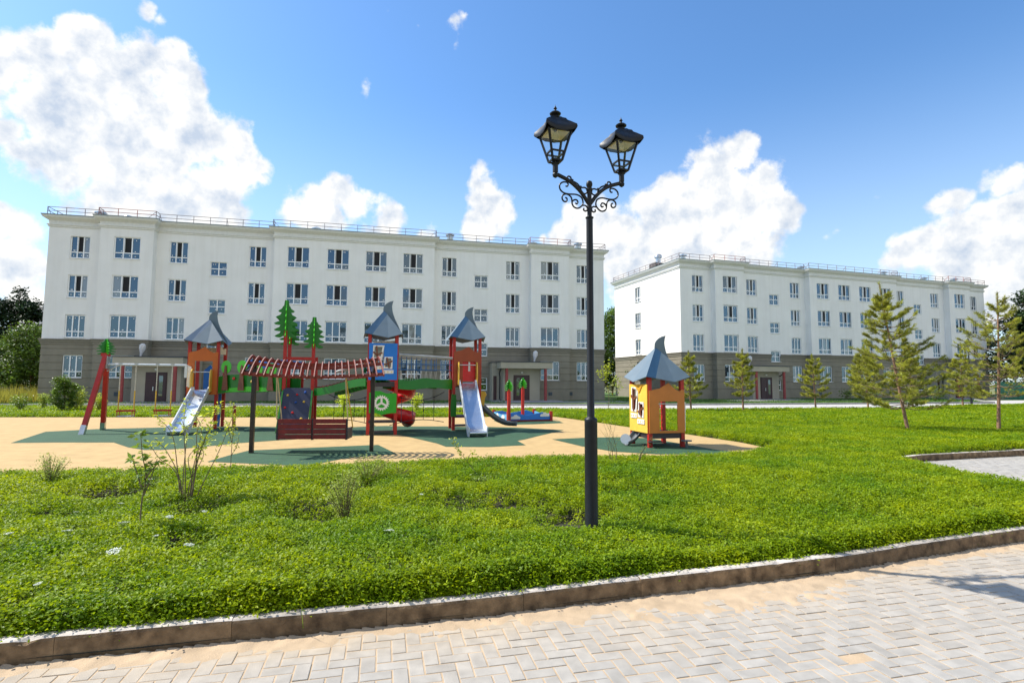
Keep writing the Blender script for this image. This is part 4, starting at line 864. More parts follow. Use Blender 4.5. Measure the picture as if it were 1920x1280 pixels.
# swings hung from the left tower
TL = Vector((-12.74, 16.72, 0)); TR = W3(T1, -.53, -.30); TR = Vector((TR.x, TR.y, 0)); an = .34; ls = 2.22; d = Vector((math.cos(an), math.sin(an), 0))
SW = thing('swing_set', 'red A-legged swing set with two chained seats, left of the play towers', 'swing set', TL, an)
zb = 2.14
for y_ in (-.82, .82):
    MB().bar((-.22, y_, -.02), (.02, .06 * (1 if y_ > 0 else -1), 2.42), .12, .12, up=(1, 0, 0)).build('leg', redp, SW)
    MB().bar((-.22, y_, 0), (-.19, y_ * .88, .30), .14, .128, up=(1, 0, 0)).build('leg_shoe', galv, SW)
MB().box((.06, 0, 2.2), (.06, .26, .40)).build('bracket', galv, SW)
MB().box((0, 0, 2.44), (.2, .2, .1)).build('cap', redp, SW)
board_tree(SW, 0, 0, 2.44, .27, .50, .6)
MB().tube([(.05, 0, zb), (ls, 0, zb)], .036, 12).build('top_bar', whiteside, SW, True); MB().tube([(.06, 0, 1.93), (.3, 0, 2.08), (.45, 0, zb)], .018, 8).build('brace', galv, SW, True)
MB().box((ls, 0, 1.95), (.08, .1, .42)).build('bracket', whitep, SW)
zs_ = .52
def swing_seat(x_):
    r = MB().box((0, 0, .0), (.42, .22, .03)).build('swing_seat', M('grey_blue_seat', (.30, .33, .42), .5), SW); r.location = (x_, 0, zs_)
    m = MB(); m.box((0, .12, .17), (.44, .03, .05)); m.box((0, -.12, .17), (.44, .03, .05)); m.box((-.22, 0, .17), (.03, .24, .045)); m.box((.22, 0, .17), (.03, .24, .045)); m.build('guard_rail', redp, r)
    for a in (-1, 1):
        for b in (-1, 1): MB().box((a * .2, b * .11, .08), (.025, .02, .14)).build('guard_strut', M('orange_strut', (.5, .12, .03), .5), r)
    for a in (-1, 1):
        hgt = zb - zs_ - .17; m = MB(); nl = 30
        for k in range(nl):
            z0 = .19 + hgt * .42 + (hgt * .58) * k / nl; m.box((a * .21, 0, z0 + hgt * .58 / nl / 2), (.018 if k % 2 else .032, .032 if k % 2 else .018, hgt * .58 / nl * 1.05))
        m.build('chain', chainm, r); MB().tube([(a * .21, 0, .18), (a * .21, 0, .19 + hgt * .42)], .02, 7).build('chain_sleeve', M('yellow_sleeve', (.62, .38, .04), .6), r)
        MB().box((a * .21, 0, hgt + .19), (.09, .08, .05)).build('hanger', galv, r)
swing_seat(.62); swing_seat(1.62)

# slatted pergola with bench swing
P0 = Vector((-5.77, 11.98, 0)); P1 = Vector((-3.20, 12.34, 0)); d = P1 - P0; an = math.atan2(d.y, d.x); lp = d.length
PG = thing('swing_pergola', 'arched slatted canopy on two black posts in front of the play towers', 'pergola', P0, an)
for x_ in (0, lp): MB().box((x_, 0, 1.06), (.085, .085, 2.12)).build('post', blackp, PG)
def cpt(a, t):       # a: across angle 0..pi front to back, t: along
    sagz = .15 * math.sin(math.pi * t); sp = .04 + .26 * t
    x_ = -.10 + (lp + .10) * t
    f = (a - .2) / 1.72; g_ = min(1, f / .68); x_ += sp * (1 - f)
    return Vector((x_, -.60 + 1.08 * f, 1.77 + .43 * (1 - (1 - g_) ** 1.5) - .12 * max(0, (f - .68) / .32) ** 1.5 - sagz * (.4 + .6 * g_)))
slatm = M('sunlit_slat_edge', (.42, .22, .165), .5, .1); beam = MB()
for a, nm in ((.32, 'beam'), (.85, 'beam'), (1.42, 'beam')):
    m = MB(); pp = [cpt(a, k / 16) - Vector((0, 0, .035)) for k in range(17)]
    for q0, q1 in zip(pp[:-1], pp[1:]): m.bar(q0, q1, .035, .075)
    m.build('beam', M('red_brown_beam', (.22, .035, .022), .5, .15), PG)
for k in range(21):
    t = k / 20; m = MB(); A_ = [cpt(.20 + 1.72 * j / 14, t) for j in range(15)]
    for q0, q1 in zip(A_[:-1], A_[1:]):
        m.bar(q0, q1, .022, .065, 0); e_ = (q1 - q0).normalized(); up = Vector((1, 0, 0)).cross(e_); up = up if up.z > 0 else -up
        m.bar(q0 + up * .035, q1 + up * .035, .018, .006, 1)  # thin paler strip paints the sunlit top edge of each slat
    m.build('slat', [MATS['red_brown_beam'], slatm], PG)
MB().bar((0, 0, 2.05), (0, -.50, 1.82), .07, .08).build('beam', blackp, PG); MB().bar((lp, 0, 2.05), (lp, -.50, 1.82), .07, .08).build('beam', blackp, PG)
MB().bar((0, 0, 2.05), (0, .15, 2.12), .07, .08).build('beam', blackp, PG); MB().bar((lp, 0, 2.05), (lp, .15, 2.12), .07, .08).build('beam', blackp, PG)
BS = thing('bench_swing', 'dark red slatted bench swing seen from behind, hung by ropes under the pergola', 'bench swing', (P0 + d * .5 + Vector((.0, -.05, .34))), an - .06)
bw = 1.50
m = MB()
for k in range(4): m.box((-bw / 4 - .005, 0, .055 + k * .115), (bw / 2 - .03, .028, .103)); m.box((bw / 4 + .005, 0, .055 + k * .115), (bw / 2 - .03, .028, .103))
m.build('backrest', dredp, BS)
for x_ in (-bw / 2, 0, bw / 2): MB().box((x_, .03, .22), (.05, .035, .47)).build('back_upright', darkm, BS)
m = MB()
for k in range(4): m.box((0, .10 + k * .105, .02), (bw, .09, .03))
m.build('seat', dredp, BS)
for a in (-1, 1):
    MB().box((a * (bw / 2 + .02), .24, .12), (.035, .48, .24)).build('side_frame', darkm, BS)
    top_ = Vector((a * (bw / 2 - .06) + (-.04 if a < 0 else -.02), -.1, 1.42)); MB().tube([top_ + Vector((a * .05, 0, 0)), (a * (bw / 2 + .03), 0, .44)], .013, 6).build('rope', rope, BS)
    MB().tube([top_ + Vector((a * .05, .05, 0)), (a * (bw / 2 + .05), .45, .22)], .013, 6).build('rope', MATS['yellow_sleeve'] if a > 0 else rope, BS)

# sandbox
SA_, SB_ = G(953, 793), G(1033, 791); SA_ = Vector((*SA_, 0)); SB_ = Vector((*SB_, 0)); d = SB_ - SA_; an = math.atan2(d.y, d.x); lb = d.length
SX = thing('sandbox', 'blue-sided sandbox with white board clouds and two small red posts topped by green trees', 'sandbox', SA_, an)
sandc = [(0, .12), (lb, .12), (lb, .30), (lb * .8, .42), (lb * .62, .36), (lb * .4, .30), (lb * .2, .40), (0, .38)]
for y_, nm in ((0, 1), (1.75, 1)):
    MB().prism(sandc, (0, y_, 0), (1, 0, 0), (0, 0, 1), .04).build('blue_side', bluep, SX); MB().box((lb / 2, y_, .06), (lb, .05, .12)).build('plinth_board', dredp, SX)
for x_ in (0, lb): MB().prism([(0, .05), (1.75, .05), (1.75, .38), (.9, .30), (0, .36)], (x_, 0, 0), (0, 1, 0), (0, 0, 1), .04).build('blue_side', M('sky_blue_panel', (.12, .38, .62), .4), SX)
def cloud_board(x_, z_, s_, o, ux):
    pts = [(x_ - s_, z_), (x_ + s_, z_), (x_ + s_ * 1.05, z_ + s_ * .3), (x_ + s_ * .85, z_ + s_ * .5), (x_ + s_ * .5, z_ + s_ * .6), (x_ + s_ * .2, z_ + s_ * .85), (x_ - s_ * .25, z_ + s_ * .8), (x_ - s_ * .45, z_ + s_ * .55), (x_ - s_ * .85, z_ + s_ * .5), (x_ - s_ * 1.02, z_ + s_ * .25)]
    MB().prism(pts, o, ux, (0, 0, 1), .02).build('white_cloud', whitep, SX)
cloud_board(.30, .16, .20, (0, -.035, 0), (1, 0, 0)); cloud_board(lb - .30, .24, .20, (0, -.035, 0), (1, 0, 0)); cloud_board(.5, .16, .18, (-.035, 0, 0), (0, 1, 0)); cloud_board(1.2, .18, .18, (-.035, 0, 0), (0, 1, 0))
for x_, y_ in ((lb, 0), (0, 1.75), (lb, 1.75), (0, 0)): MB().box((x_, y_, .22), (.11, .11, .46)).build('corner_post', redp, SX)
for x_, y_, zt in ((.0, -.06, 1.36), (1.25, 1.5, 1.46)): MB().box((x_, y_, zt / 2), (.11, .11, zt)).build('tree_post', redp, SX); board_tree(SX, x_, y_, zt - .08, .24, .46, .5)
MB().sheet([(.03, .03), (lb - .03, .03), (lb - .03, 1.72), (.03, 1.72)], .14).build('sand_fill', sandm, SX)
# ------------------------------------------------------------------ ground cover (one uncountable mass of leafy sprigs)
def rot_rand(n, tilt):
    az = RNG.uniform(0, 2 * np.pi, n); t = np.abs(RNG.normal(0, tilt, n)); sp_ = RNG.uniform(0, 2 * np.pi, n)
    nz = np.stack([np.sin(t) * np.cos(az), np.sin(t) * np.sin(az), np.cos(t)], 1); h_ = np.stack([np.cos(sp_), np.sin(sp_), np.zeros(n)], 1)
    a = h_ - nz * (h_ * nz).sum(1, keepdims=True); a /= np.linalg.norm(a, axis=1, keepdims=True); return a, np.cross(nz, a), nz
def leaves(c, ln, wd, tilt=.6, fold=.25):
    """folded rhombic leaves: 6 vertices, 4 triangles each"""
    n = len(c); a, b, nz = rot_rand(n, tilt); ln = np.broadcast_to(ln, (n,))[:, None]; wd = np.broadcast_to(wd, (n,))[:, None]
    c = np.asarray(c); dr = nz * fold
    P = [c, c + a * ln * .45 + b * wd * .5 + dr * wd, c + a * ln, c + a * ln * .45 - b * wd * .5 + dr * wd]
    V = np.stack(P, 1).reshape(-1, 3); F = (np.arange(n)[:, None, None] * 4 + np.array([[0, 1, 2], [0, 2, 3]])).reshape(-1, 3); return V, F
def hollow(X, Y):
    h_ = np.zeros(len(X))
    for (x, y, r, d) in ((.62, 6.0, .34, .16), (.45, 5.75, .3, .1), (-.55, 6.6, .55, .10), (-.1, 6.5, .35, .10), (-2.15, 6.15, .45, .12), (-5.2, 7.2, .4, .13), (-3.6, 6.3, .35, .09), (-2.3, 7.6, .4, .12), (-2.9, 4.95, .25, .08), (-.6, 8.0, .35, .08), (-4.8, 6.1, .5, .06), (1.4, 7.3, .5, .05)):
        h_ += d * np.exp(-((X - x) ** 2 + (Y - y) ** 2) / r ** 2)
    return h_
def cover_h(X, Y):
    return .125 + .075 * vnoise(X, Y, .55, 11) + .05 * vnoise(X, Y, 1.7, 12) + .03 * vnoise(X, Y, 4.5, 13) - 1.9 * hollow(X, Y)
pts = []
def scatter(x0, x1, y0, y1, dens, scl):
    n_ = int((x1 - x0) * (y1 - y0) * dens); X = RNG.uniform(x0, x1, n_); Y = RNG.uniform(y0, y1, n_)
    k = (np.abs(X) < Y * 1.02 + 1.2) & inpoly(X, Y, lawn_poly) & ~inpoly(X, Y, play_poly); X = X[k]; Y = Y[k]
    e = seg_dist(X, Y, kerb_line + kerb_side[1:]); e2 = seg_dist(X, Y, play_poly + play_poly[:1]); k = (e > .075) & (e2 > .05); X, Y, e, e2 = X[k], Y[k], e[k], e2[k]
    bare = np.clip(hollow(X, Y) / .10, 0, .95) * (vnoise(X, Y, 3, 44)); k = RNG.random(len(X)) > bare; X, Y, e, e2 = X[k], Y[k], e[k], e2[k]
    Zc = cover_h(X, Y) * np.interp(Y, [12, 20], [1, .35]) * np.clip(e / .16, .45, 1) * np.clip(e2 / .2, .4, 1)
    pts.append((X, Y, Zc, scl * RNG.uniform(.75, 1.3, len(X))))
scatter(-9, 9, 3, 7, 360, .70); scatter(-12, 12, 7, 12.5, 280, .76); scatter(-5, 20, 12.5, 20, 180, .95); scatter(2, 45, 20, 30, 75, 1.4); scatter(-34, 60, 22.5, 49, 52, 1.6)
nb_ = 34000; ti = RNG.integers(0, len(kerb_line) - 1, nb_); tf = RNG.random(nb_); kl = np.array(kerb_line); sg_ = kl[ti + 1] - kl[ti]; nl_ = np.stack([-sg_[:, 1], sg_[:, 0]], 1) / np.linalg.norm(sg_, axis=1, keepdims=True)
wgt = RNG.random(nb_) < np.linalg.norm(sg_, axis=1) / 4; e_ = .118 + .17 * RNG.random(nb_) ** 1.3; q_ = kl[ti] + sg_ * tf[:, None] + nl_ * e_[:, None]; k = wgt & (np.abs(q_[:, 0]) < q_[:, 1] * 1.02 + 1) & (q_[:, 1] > 2.6); q_ = q_[k]; e_ = e_[k]
pts.append((q_[:, 0], q_[:, 1], (cover_h(q_[:, 0], q_[:, 1]) * .95) * np.clip((e_ - .06) / .12, .15, 1) * RNG.random(len(q_)) ** .5 + .02, .68 * RNG.uniform(.75, 1.25, len(q_))))
X, Y, Zc, Sc = [np.concatenate(q_) for q_ in zip(*pts)]
V = []; F = []; pr = []; NV = 5
for k in range(NV):
    n_ = 30; c = np.stack([RNG.normal(0, .045, n_), RNG.normal(0, .045, n_), RNG.uniform(-.05, .075, n_)], 1)
    v, f = leaves(c, RNG.uniform(.026, .046, n_), RNG.uniform(.018, .030, n_), .75); F.append(f + sum(len(q_) for q_ in V)); V.append(v); pr += [k + 1] * len(v)
    c2 = np.stack([RNG.normal(0, .02, 3), RNG.normal(0, .02, 3), np.zeros(3)], 1)
NP = sum(len(q_) for q_ in V); V = np.concatenate(V + [np.stack([X, Y, Zc], 1)]); F = np.concatenate(F)
pr = np.array(pr + [0] * len(X), np.int32)
me = bpy.data.meshes.new('ground_cover'); me.vertices.add(len(V)); me.vertices.foreach_set('co', V.astype(np.float32).ravel())
me.loops.add(F.size); me.loops.foreach_set('vertex_index', F.astype(np.int32).ravel()); me.polygons.add(len(F)); me.polygons.foreach_set('loop_start', np.arange(0, F.size, 3, dtype=np.int32)); me.update(calc_edges=True)
me.materials.append(leafm); nA = len(V)
def attr(name, typ, data): a = me.attributes.new(name, typ, 'POINT'); a.data.foreach_set({'INT': 'value', 'FLOAT': 'value', 'FLOAT_VECTOR': 'vector'}[typ], data.ravel())
attr('proto', 'INT', pr); attr('scl', 'FLOAT', np.concatenate([np.ones(NP), Sc]).astype(np.float32))
rt = np.zeros((nA, 3), np.float32); rt[NP:, 2] = RNG.uniform(0, 6.28, len(X)); rt[NP:, 0] = RNG.normal(0, .25, len(X)); rt[NP:, 1] = RNG.normal(0, .25, len(X)); attr('rot', 'FLOAT_VECTOR', rt)
gc = tag(link('ground_cover', me), kind='stuff')
ng = bpy.data.node_groups.new('cover', 'GeometryNodeTree'); ng.interface.new_socket('Geometry', in_out='INPUT', socket_type='NodeSocketGeometry'); ng.interface.new_socket('Geometry', in_out='OUTPUT', socket_type='NodeSocketGeometry')
gn = ng.nodes; gl = ng.links; gi = gn.new('NodeGroupInput'); go = gn.new('NodeGroupOutput')
def natt(nm, ty): n_ = gn.new('GeometryNodeInputNamedAttribute'); n_.data_type = ty; n_.inputs['Name'].default_value = nm; return n_.outputs[0]
pa = natt('proto', 'INT'); gj = gn.new('GeometryNodeGeometryToInstance'); ptsock = None
for k in range(NV + 1):
    cmp_ = gn.new('FunctionNodeCompare'); cmp_.data_type = 'INT'; cmp_.operation = 'EQUAL'; gl.new(pa, cmp_.inputs[2]); cmp_.inputs[3].default_value = k
    sp_ = gn.new('GeometryNodeSeparateGeometry'); sp_.domain = 'POINT'; gl.new(gi.outputs[0], sp_.inputs[0]); gl.new(cmp_.outputs[0], sp_.inputs[1])
    if k == 0: ptsock = sp_.outputs[0]
    else: gl.new(sp_.outputs[0], gj.inputs[0])
ip = gn.new('GeometryNodeInstanceOnPoints'); gl.new(ptsock, ip.inputs['Points']); gl.new(gj.outputs[0], ip.inputs['Instance']); ip.inputs['Pick Instance'].default_value = True
gl.new(natt('rot', 'FLOAT_VECTOR'), ip.inputs['Rotation']); gl.new(natt('scl', 'FLOAT'), ip.inputs['Scale']); gl.new(ip.outputs[0], go.inputs[0])
md = gc.modifiers.new('cover', 'NODES'); md.node_group = ng

# ------------------------------------------------------------------ trees
def tri_blades(c, dirs, ln, wd):
    n = len(c); r = RNG.normal(size=(n, 3)); sd_ = np.cross(dirs, r); sd_ /= np.linalg.norm(sd_, axis=1, keepdims=True) + 1e-9
    V = np.stack([c - sd_ * wd / 2, c + sd_ * wd / 2, c + dirs * ln[:, None]], 1).reshape(-1, 3); return V, np.arange(n * 3).reshape(-1, 3)
def unit(v): return v / (np.linalg.norm(v, axis=-1, keepdims=True) + 1e-9)
def pine(label, base, H, spread, lean=(0, 0), seed=1, whorls=9, z0=.22, dens=1.0, mat=None, nl=.10, nw=.011, group='young pines on the lawn', top_bare=0, tr=.055, dcol=1.0):
    global RNG
    RNG = np.random.default_rng(seed); rnd = random.Random(seed)
    r = thing('pine_tree', label, 'tree', (base[0], base[1], 0), 0, group)
    tp = lambda f: Vector((lean[0] * f + .03 * H * .1 * math.sin(f * 5 + seed), lean[1] * f, H * f))
    m = MB(); m.tube([tp(k / 10) for k in range(11)], [tr * (1 - .86 * k / 10) + .004 for k in range(11)], 9); m.build('trunk', barkm, r, True)
    bm = MB(); tuft = []; td = []
    for wi in range(whorls):
        f = z0 + (.93 - z0) * (wi + .3) / whorls; nb = rnd.choice([5, 6, 6, 7]) if wi < whorls - 1 else 4; a0 = rnd.uniform(0, 6.28)
        prof = spread * min(1, (1 - f) / (1 - z0) * 1.10 + .07) ** .95 * (0.72 if wi == 0 else 1)
        for bi in range(nb):
            a = a0 + bi * 6.283 / nb + rnd.uniform(-.3, .3); L_ = prof * rnd.uniform(.62, 1.15); p0 = tp(f + rnd.uniform(-.02, .02)); rise = .18 + .62 * f * f
            dv = Vector((math.cos(a), math.sin(a), 0)); P = [p0 + dv * (L_ * t_) + Vector((0, 0, L_ * rise * t_ ** 1.6 - L_ * .10 * math.sin(t_ * 3.1) + .0)) for t_ in (0, .25, .5, .75, 1)]
            bm.tube(P, [.014 * (1 - .75 * j / 4) * (H / 5) + .003 for j in range(5)], 5, caps=False)
            sub = [(P[-1], (P[-1] - P[-2]).normalized())]
            for t_ in (.35, .5, .62, .74, .84, .93):
                for sg in (-1, 1):
                    if rnd.random() < .34: continue
                    k = t_ * 4; i0 = min(3, int(k)); q_ = P[i0].lerp(P[i0 + 1], k - i0); tw = (dv * .75 + Vector((-dv.y, dv.x, 0)) * sg * rnd.uniform(.4, .9) + Vector((0, 0, rnd.uniform(.15, .6)))).normalized()
                    l2_ = L_ * rnd.uniform(.16, .34) * (1.25 - t_ * .6); e_ = q_ + tw * l2_; bm.tube([q_, e_], [.005, .003], 4, caps=False)
                    sub.append((e_, tw))
                    if rnd.random() < .6: sub.append((q_.lerp(e_, .45), tw))
            for q_, dr in sub:
                nt2 = max(1, int(2 * dens))
                for j in range(nt2): tuft.append(q_ + Vector((rnd.gauss(0, .02), rnd.gauss(0, .02), rnd.gauss(0, .02))) - dr * (j * .09)); td.append(dr)
    for k in range(11): tuft.append(tp(1 - k * .016)); td.append(Vector((0, 0, 1)))
    bm.build('branches', twigm, r)
    T = np.array(tuft); Dn = np.array(td); kq = 34; c = np.repeat(T, kq, 0); d_ = np.repeat(Dn, kq, 0); n_ = len(c)
    c = c + d_ * RNG.uniform(-.05, .06, (n_, 1)); dirs = unit(d_ * .75 + RNG.normal(size=(n_, 3)) * .62 + np.array([0, 0, .18]))
    V, F = tri_blades(c, dirs, nl * RNG.uniform(.7, 1.25, n_), nw); tone = np.repeat(np.repeat(RNG.uniform(.5, 1.5, len(T)), kq), 3) * dcol
    tone = np.stack([tone * 1.08, tone, tone * .8], 1)
    npmesh('crown', V, F, mat or needle, r, tone=tone); return r
pine('tallest sunlit young pine, its leaning trunk rising from the lawn right of centre', G(1703, 805, .12), 5.1, 1.55, (-.62, .2), 3, 12, .15, 1.0)
pine('open-crowned pine with a slim straight pale trunk at the right edge of the lawn', G(1873, 805, .12), 4.75, 1.5, (.25, 0), 5, 10, .24, .9)
pine('small round pine beyond the playhouse, in front of the nearer entrance of the right block', G(1393, 771, .1), 3.5, .85, (.05, 0), 8, 7, .26, .6, nl=.12, nw=.016)
pine('slender pine standing directly behind the playhouse roof', G(1296, 771, .1), 3.35, .8, (-.1, 0), 9, 7, .24, .6, nl=.12, nw=.016)
pine('low bushy pine between two porches of the right block, second behind the lawn', G(1530, 766, .1), 3.4, 1.0, (-.15, 0), 11, 7, .22, .6, nl=.13, nw=.018)
pine('pine with a bare lower trunk left of and behind the tallest pine', G(1628, 765, .1), 4.1, 1.15, (-.1, 0), 12, 8, .26, 1.2, nl=.13, nw=.018)
pine('pine half hidden behind the crown of the tallest pine', G(1712, 766, .1), 3.9, 1.3, (-.1, 0), 13, 8, .20, 1.1, nl=.13, nw=.018)
pine('dark pine beside the distant lamp post near the far road', G(1805, 763, .1), 4.0, 1.15, (.1, 0), 14, 8, .20, .9, nl=.14, nw=.02)
street_lamp('distant double-headed street lamp among the pines by the far road', (*G(1822, 760), 0), .9).scale = (1.18,) * 3

def leaf_tree(label, base, H, rx, nclump=60, seed=1, name='leafy_tree', cat='tree', lw=.16, per=110, z0=.12, mat=None, group=None, trunk=.12, shape=1.0, tone0=1.0, cl=.34, tint=(1.1, 1.05, .8)):
    global RNG
    RNG = np.random.default_rng(seed); r = thing(name, label, cat, (base[0], base[1], 0), 0, group)
    m = MB(); m.tube([(0, 0, -.1), (.02 * H, 0, H * .3), (-.01 * H, .01 * H, H * .62), (0, 0, H * .9)], [trunk, trunk * .75, trunk * .45, .02], 8)
    cc = []
    while len(cc) < nclump:
        p = RNG.uniform(-1, 1, 3); 
        q_ = np.linalg.norm(p * np.array([1, 1, 1.0]))
        if q_ < 1 and q_ > .25: cc.append(p)
    cc = np.array(cc); zz = (cc[:, 2] + 1) / 2; taper = np.clip(1.15 - zz * shape, .18, 1)
    C_ = np.stack([cc[:, 0] * rx * taper * 1.05, cc[:, 1] * rx * taper * 1.05, H * (z0 + (.98 - z0) * zz)], 1)
    for k in range(0, nclump, 4):
        e_ = Vector(C_[k]); s0 = Vector((0, 0, max(.1, e_.z - rx * .8))); m.tube([s0, s0.lerp(e_, .5) + Vector((0, 0, .05 * H * .3)), e_], [trunk * .35, trunk * .2, .01], 5, caps=False)
    m.build('trunk', barkm, r, True)
    cr = rx * cl * RNG.uniform(.7, 1.3, nclump); c = np.repeat(C_, per, 0) + unit(RNG.normal(size=(nclump * per, 3))) * (np.repeat(cr, per) * RNG.random(nclump * per) ** .45)[:, None] * np.array([1, 1, .75])
    V, F = leaves(c, lw * RNG.uniform(.7, 1.3, len(c)), lw * .62, .9); tone = np.repeat(np.repeat(RNG.uniform(.6, 1.4, nclump), per) * RNG.uniform(.75, 1.25, nclump * per), 4) * tone0
    tone = np.stack([tone * tint[0], tone * tint[1], tone * tint[2]], 1)  # colour multiplier over the whole crown, per channel
    npmesh('crown', V, F, mat or leafd, r, tone=tone); return r
wg = 'wood edge beyond the left block'
for i, (x, y, H, rx, lb) in enumerate([(-56, 60, 12.5, 3.4, 'tall dark pine at the far left edge of the picture'), (-51.5, 62, 13.0, 3.6, 'tall dark pine second from the left edge, behind the leafy bushes'), (-48, 58, 11.2, 2.9, 'dark pine touching the corner of the left block')]):
    leaf_tree(lb, (x, y), H, rx, 90, 40 + i, 'pine_tree', lw=.34, per=120, mat=needled, group=wg, shape=.7, z0=.25, cl=.30, tint=(1, 1, 1))
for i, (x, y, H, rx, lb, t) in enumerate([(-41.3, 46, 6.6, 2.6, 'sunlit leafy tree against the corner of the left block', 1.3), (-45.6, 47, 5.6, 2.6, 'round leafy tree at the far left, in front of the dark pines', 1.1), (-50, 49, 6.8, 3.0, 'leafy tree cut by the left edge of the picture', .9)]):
    leaf_tree(lb, (x, y), H, rx, 85, 50 + i, lw=.24, per=130, group=wg, z0=.03, shape=.55, tone0=t, tint=(1.5, 1.15, .7))
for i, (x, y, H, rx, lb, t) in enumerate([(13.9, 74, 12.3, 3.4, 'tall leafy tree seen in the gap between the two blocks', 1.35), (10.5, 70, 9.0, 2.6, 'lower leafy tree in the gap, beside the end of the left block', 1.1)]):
    leaf_tree(lb, (x, y), H, rx, 100, 60 + i, lw=.30, per=130, group='trees between the blocks', z0=.03, shape=.7, tone0=t, tint=(1.45, 1.15, .7))
for i, (x, y, H, rx, lb) in enumerate([(64, 66, 13.5, 4.0, 'broad dark conifer past the right end of the right block'), (72, 72, 13, 4, 'dark conifer at the right edge behind the green site fence'), (69, 80, 14.5, 4.2, 'rearmost dark conifer at the right edge'), (60.3, 74, 12, 3, 'dark conifer just beyond the corner of the right block')]):
    leaf_tree(lb, (x, y), H, rx, 100, 70 + i, 'conifer_tree', lw=.36, per=110, mat=needled, group='trees beyond the right block', z0=.05, shape=.8, cl=.28, tint=(1.3, 1.2, 1))
# green site fence and low white wall
m = MB(); gf = thing('site_fence', 'green corrugated site fence beyond the right block', 'fence', (54.3, 60, 0), -.03)
for k in range(60): m.box((k * .25, .03 * (k % 2), 1.0), (.25, .02, 1.9))
m.build('sheet_panel', M('green_fence_sheet', (.01, .16, .10), .4, .08), gf)
for k in range(6): MB().box((k * 2.9, .08, 1.0), (.08, .08, 2.1)).build('post', M('fence_post', (.12, .14, .12), .6), gf)
m = MB(); m.box((-50, 46, .5), (26, .2, 1.1)); tag(m.build('low_wall', M('pale_low_wall', (.5, .5, .48), .9)), 'low pale boundary wall behind the meadow at the far left', 'wall')
# bright meadow weeds in front of it
def tufts(name, x0, x1, y0, y1, n_, ln, wd, mat, seed, kind='stuff', keep=None):
    global RNG
    RNG = np.random.default_rng(seed); X = RNG.uniform(x0, x1, n_); Y = RNG.uniform(y0, y1, n_)
    if keep is not None: k = keep(X, Y); X, Y = X[k], Y[k]
    n_ = len(X); c = np.stack([X, Y, np.full(n_, .02)], 1); d_ = unit(np.stack([RNG.normal(0, .25, n_), RNG.normal(0, .25, n_), np.ones(n_)], 1))
    hh_ = ln * RNG.uniform(.5, 1.2, n_) * (.5 + vnoise(X, Y, .5, seed)); V, F = tri_blades(c, d_, hh_, wd); t_ = np.repeat(RNG.uniform(.7, 1.3, n_), 3); t_ = np.stack([t_] * 3, 1)
    return tag(npmesh(name, V, F, mat, tone=t_), kind=kind)
tufts('meadow_grass', -62, -34.5, 34, 45, 30000, .9, .05, M('meadow_grass', (.34, .33, .045), .7, .3, .6, trans=.3, attr=True), 91)
tufts('lawn_grass', -38, 48, 33.6, 60, 90000, .11, .05, M('lawn_grass_blade', (.085, .18, .02), .6, .3, .6, trans=.25, attr=True), 92, keep=lambda X, Y: (Y > np.interp(X, [a for a, b in fk], [b for a, b in fk]) + .25) & ~inpoly(X, Y, [(x0 + p[0] * math.cos(a) - p[1] * math.sin(a), y0 + p[0] * math.sin(a) + p[1] * math.cos(a)) for x0, y0, a in ((-35.587, 40.1915, .2317),) for p in ((-.2, -.6), (1, -.75), (45, -.75), (46, 0), (46, 14), (0, 14))]) & (np.abs(X * .97 - Y * .25 + 44.5 - 37.2) > 4.0))
tufts('wild_grass', 37, 70, 43, 58, 16000, .6, .05, MATS['meadow_grass'], 93, keep=lambda X, Y: (Y > 42.5 + (X - 40) * .33) & (Y < 50 + (X - 48) * .55) & (X > 49))
tufts('lawn_fringe_grass', -8, 8, 3.3, 8, 1700, .20, .006, M('grass_blade', (.16, .24, .03), .5, .2, 2, trans=.3, attr=True), 94, keep=lambda X, Y: inpoly(X, Y, lawn_poly) & (vnoise(X, Y, 1.3, 95) > .55))

# ------------------------------------------------------------------ shrubs and saplings
def sapling(name, label, base, stems, leaf_n, ll, lw_, mat=None, r0=.006, cat='shrub', seed=1, tilt=.8, spread=.03, group=None, tone0=1.0, z=.05, lo=.25, clump=1):
    """stems: list of polylines in local metres"""
    global RNG
    RNG = np.random.default_rng(seed); r = thing(name, label, cat, (base[0], base[1], z), 0, group); m = MB(); cs = []
    for st in stems:
        sp_ = spline(st, 6); k = len(sp_); m.tube(sp_, [r0 * (1 - .8 * i / (k - 1)) + .0012 for i in range(k)], 6, caps=False)
        n_ = int(leaf_n * (Vector(st[-1]) - Vector(st[0])).length)
        for j in range(n_):
            t_ = lo + (1 - lo) * RNG.random() ** .7; i_ = t_ * (k - 1); q_ = sp_[int(i_)].lerp(sp_[min(k - 1, int(i_) + 1)], i_ % 1)
            for _ in range(clump): cs.append(np.array(q_) + RNG.normal(0, spread, 3))
    m.build('stems', twigm, r); c = np.array(cs); V, F = leaves(c, ll * RNG.uniform(.6, 1.25, len(c)), lw_ * RNG.uniform(.8, 1.2, len(c)), tilt); t_ = np.repeat(RNG.uniform(.7, 1.35, len(c)), 4) * tone0
    npmesh('foliage', V, F, mat or leafy, r, tone=np.stack([t_ * 1.1, t_, t_ * .8], 1)); return r
def P3(x, y, z): return (x, y, z)
b1 = G(262, 1000, .12)
sapling('sapling', 'dark broad-leaved sapling alone in the cover at the left front', b1, [[(0, 0, -.05), (.0, 0, .35), (.03, 0, .62), (-.02, .0, .85), (-.05, 0, 1.08)], [(.02, 0, .45), (.08, 0, .62), (.12, .02, .80)], [(0, 0, .5), (-.07, 0, .68), (-.12, 0, .83)], [(.02, 0, .6), (.10, -.02, .7), (.17, 0, .78)]], 62, .075, .034, leafs, .007, 'sapling', 101, spread=.012, tone0=1.5)
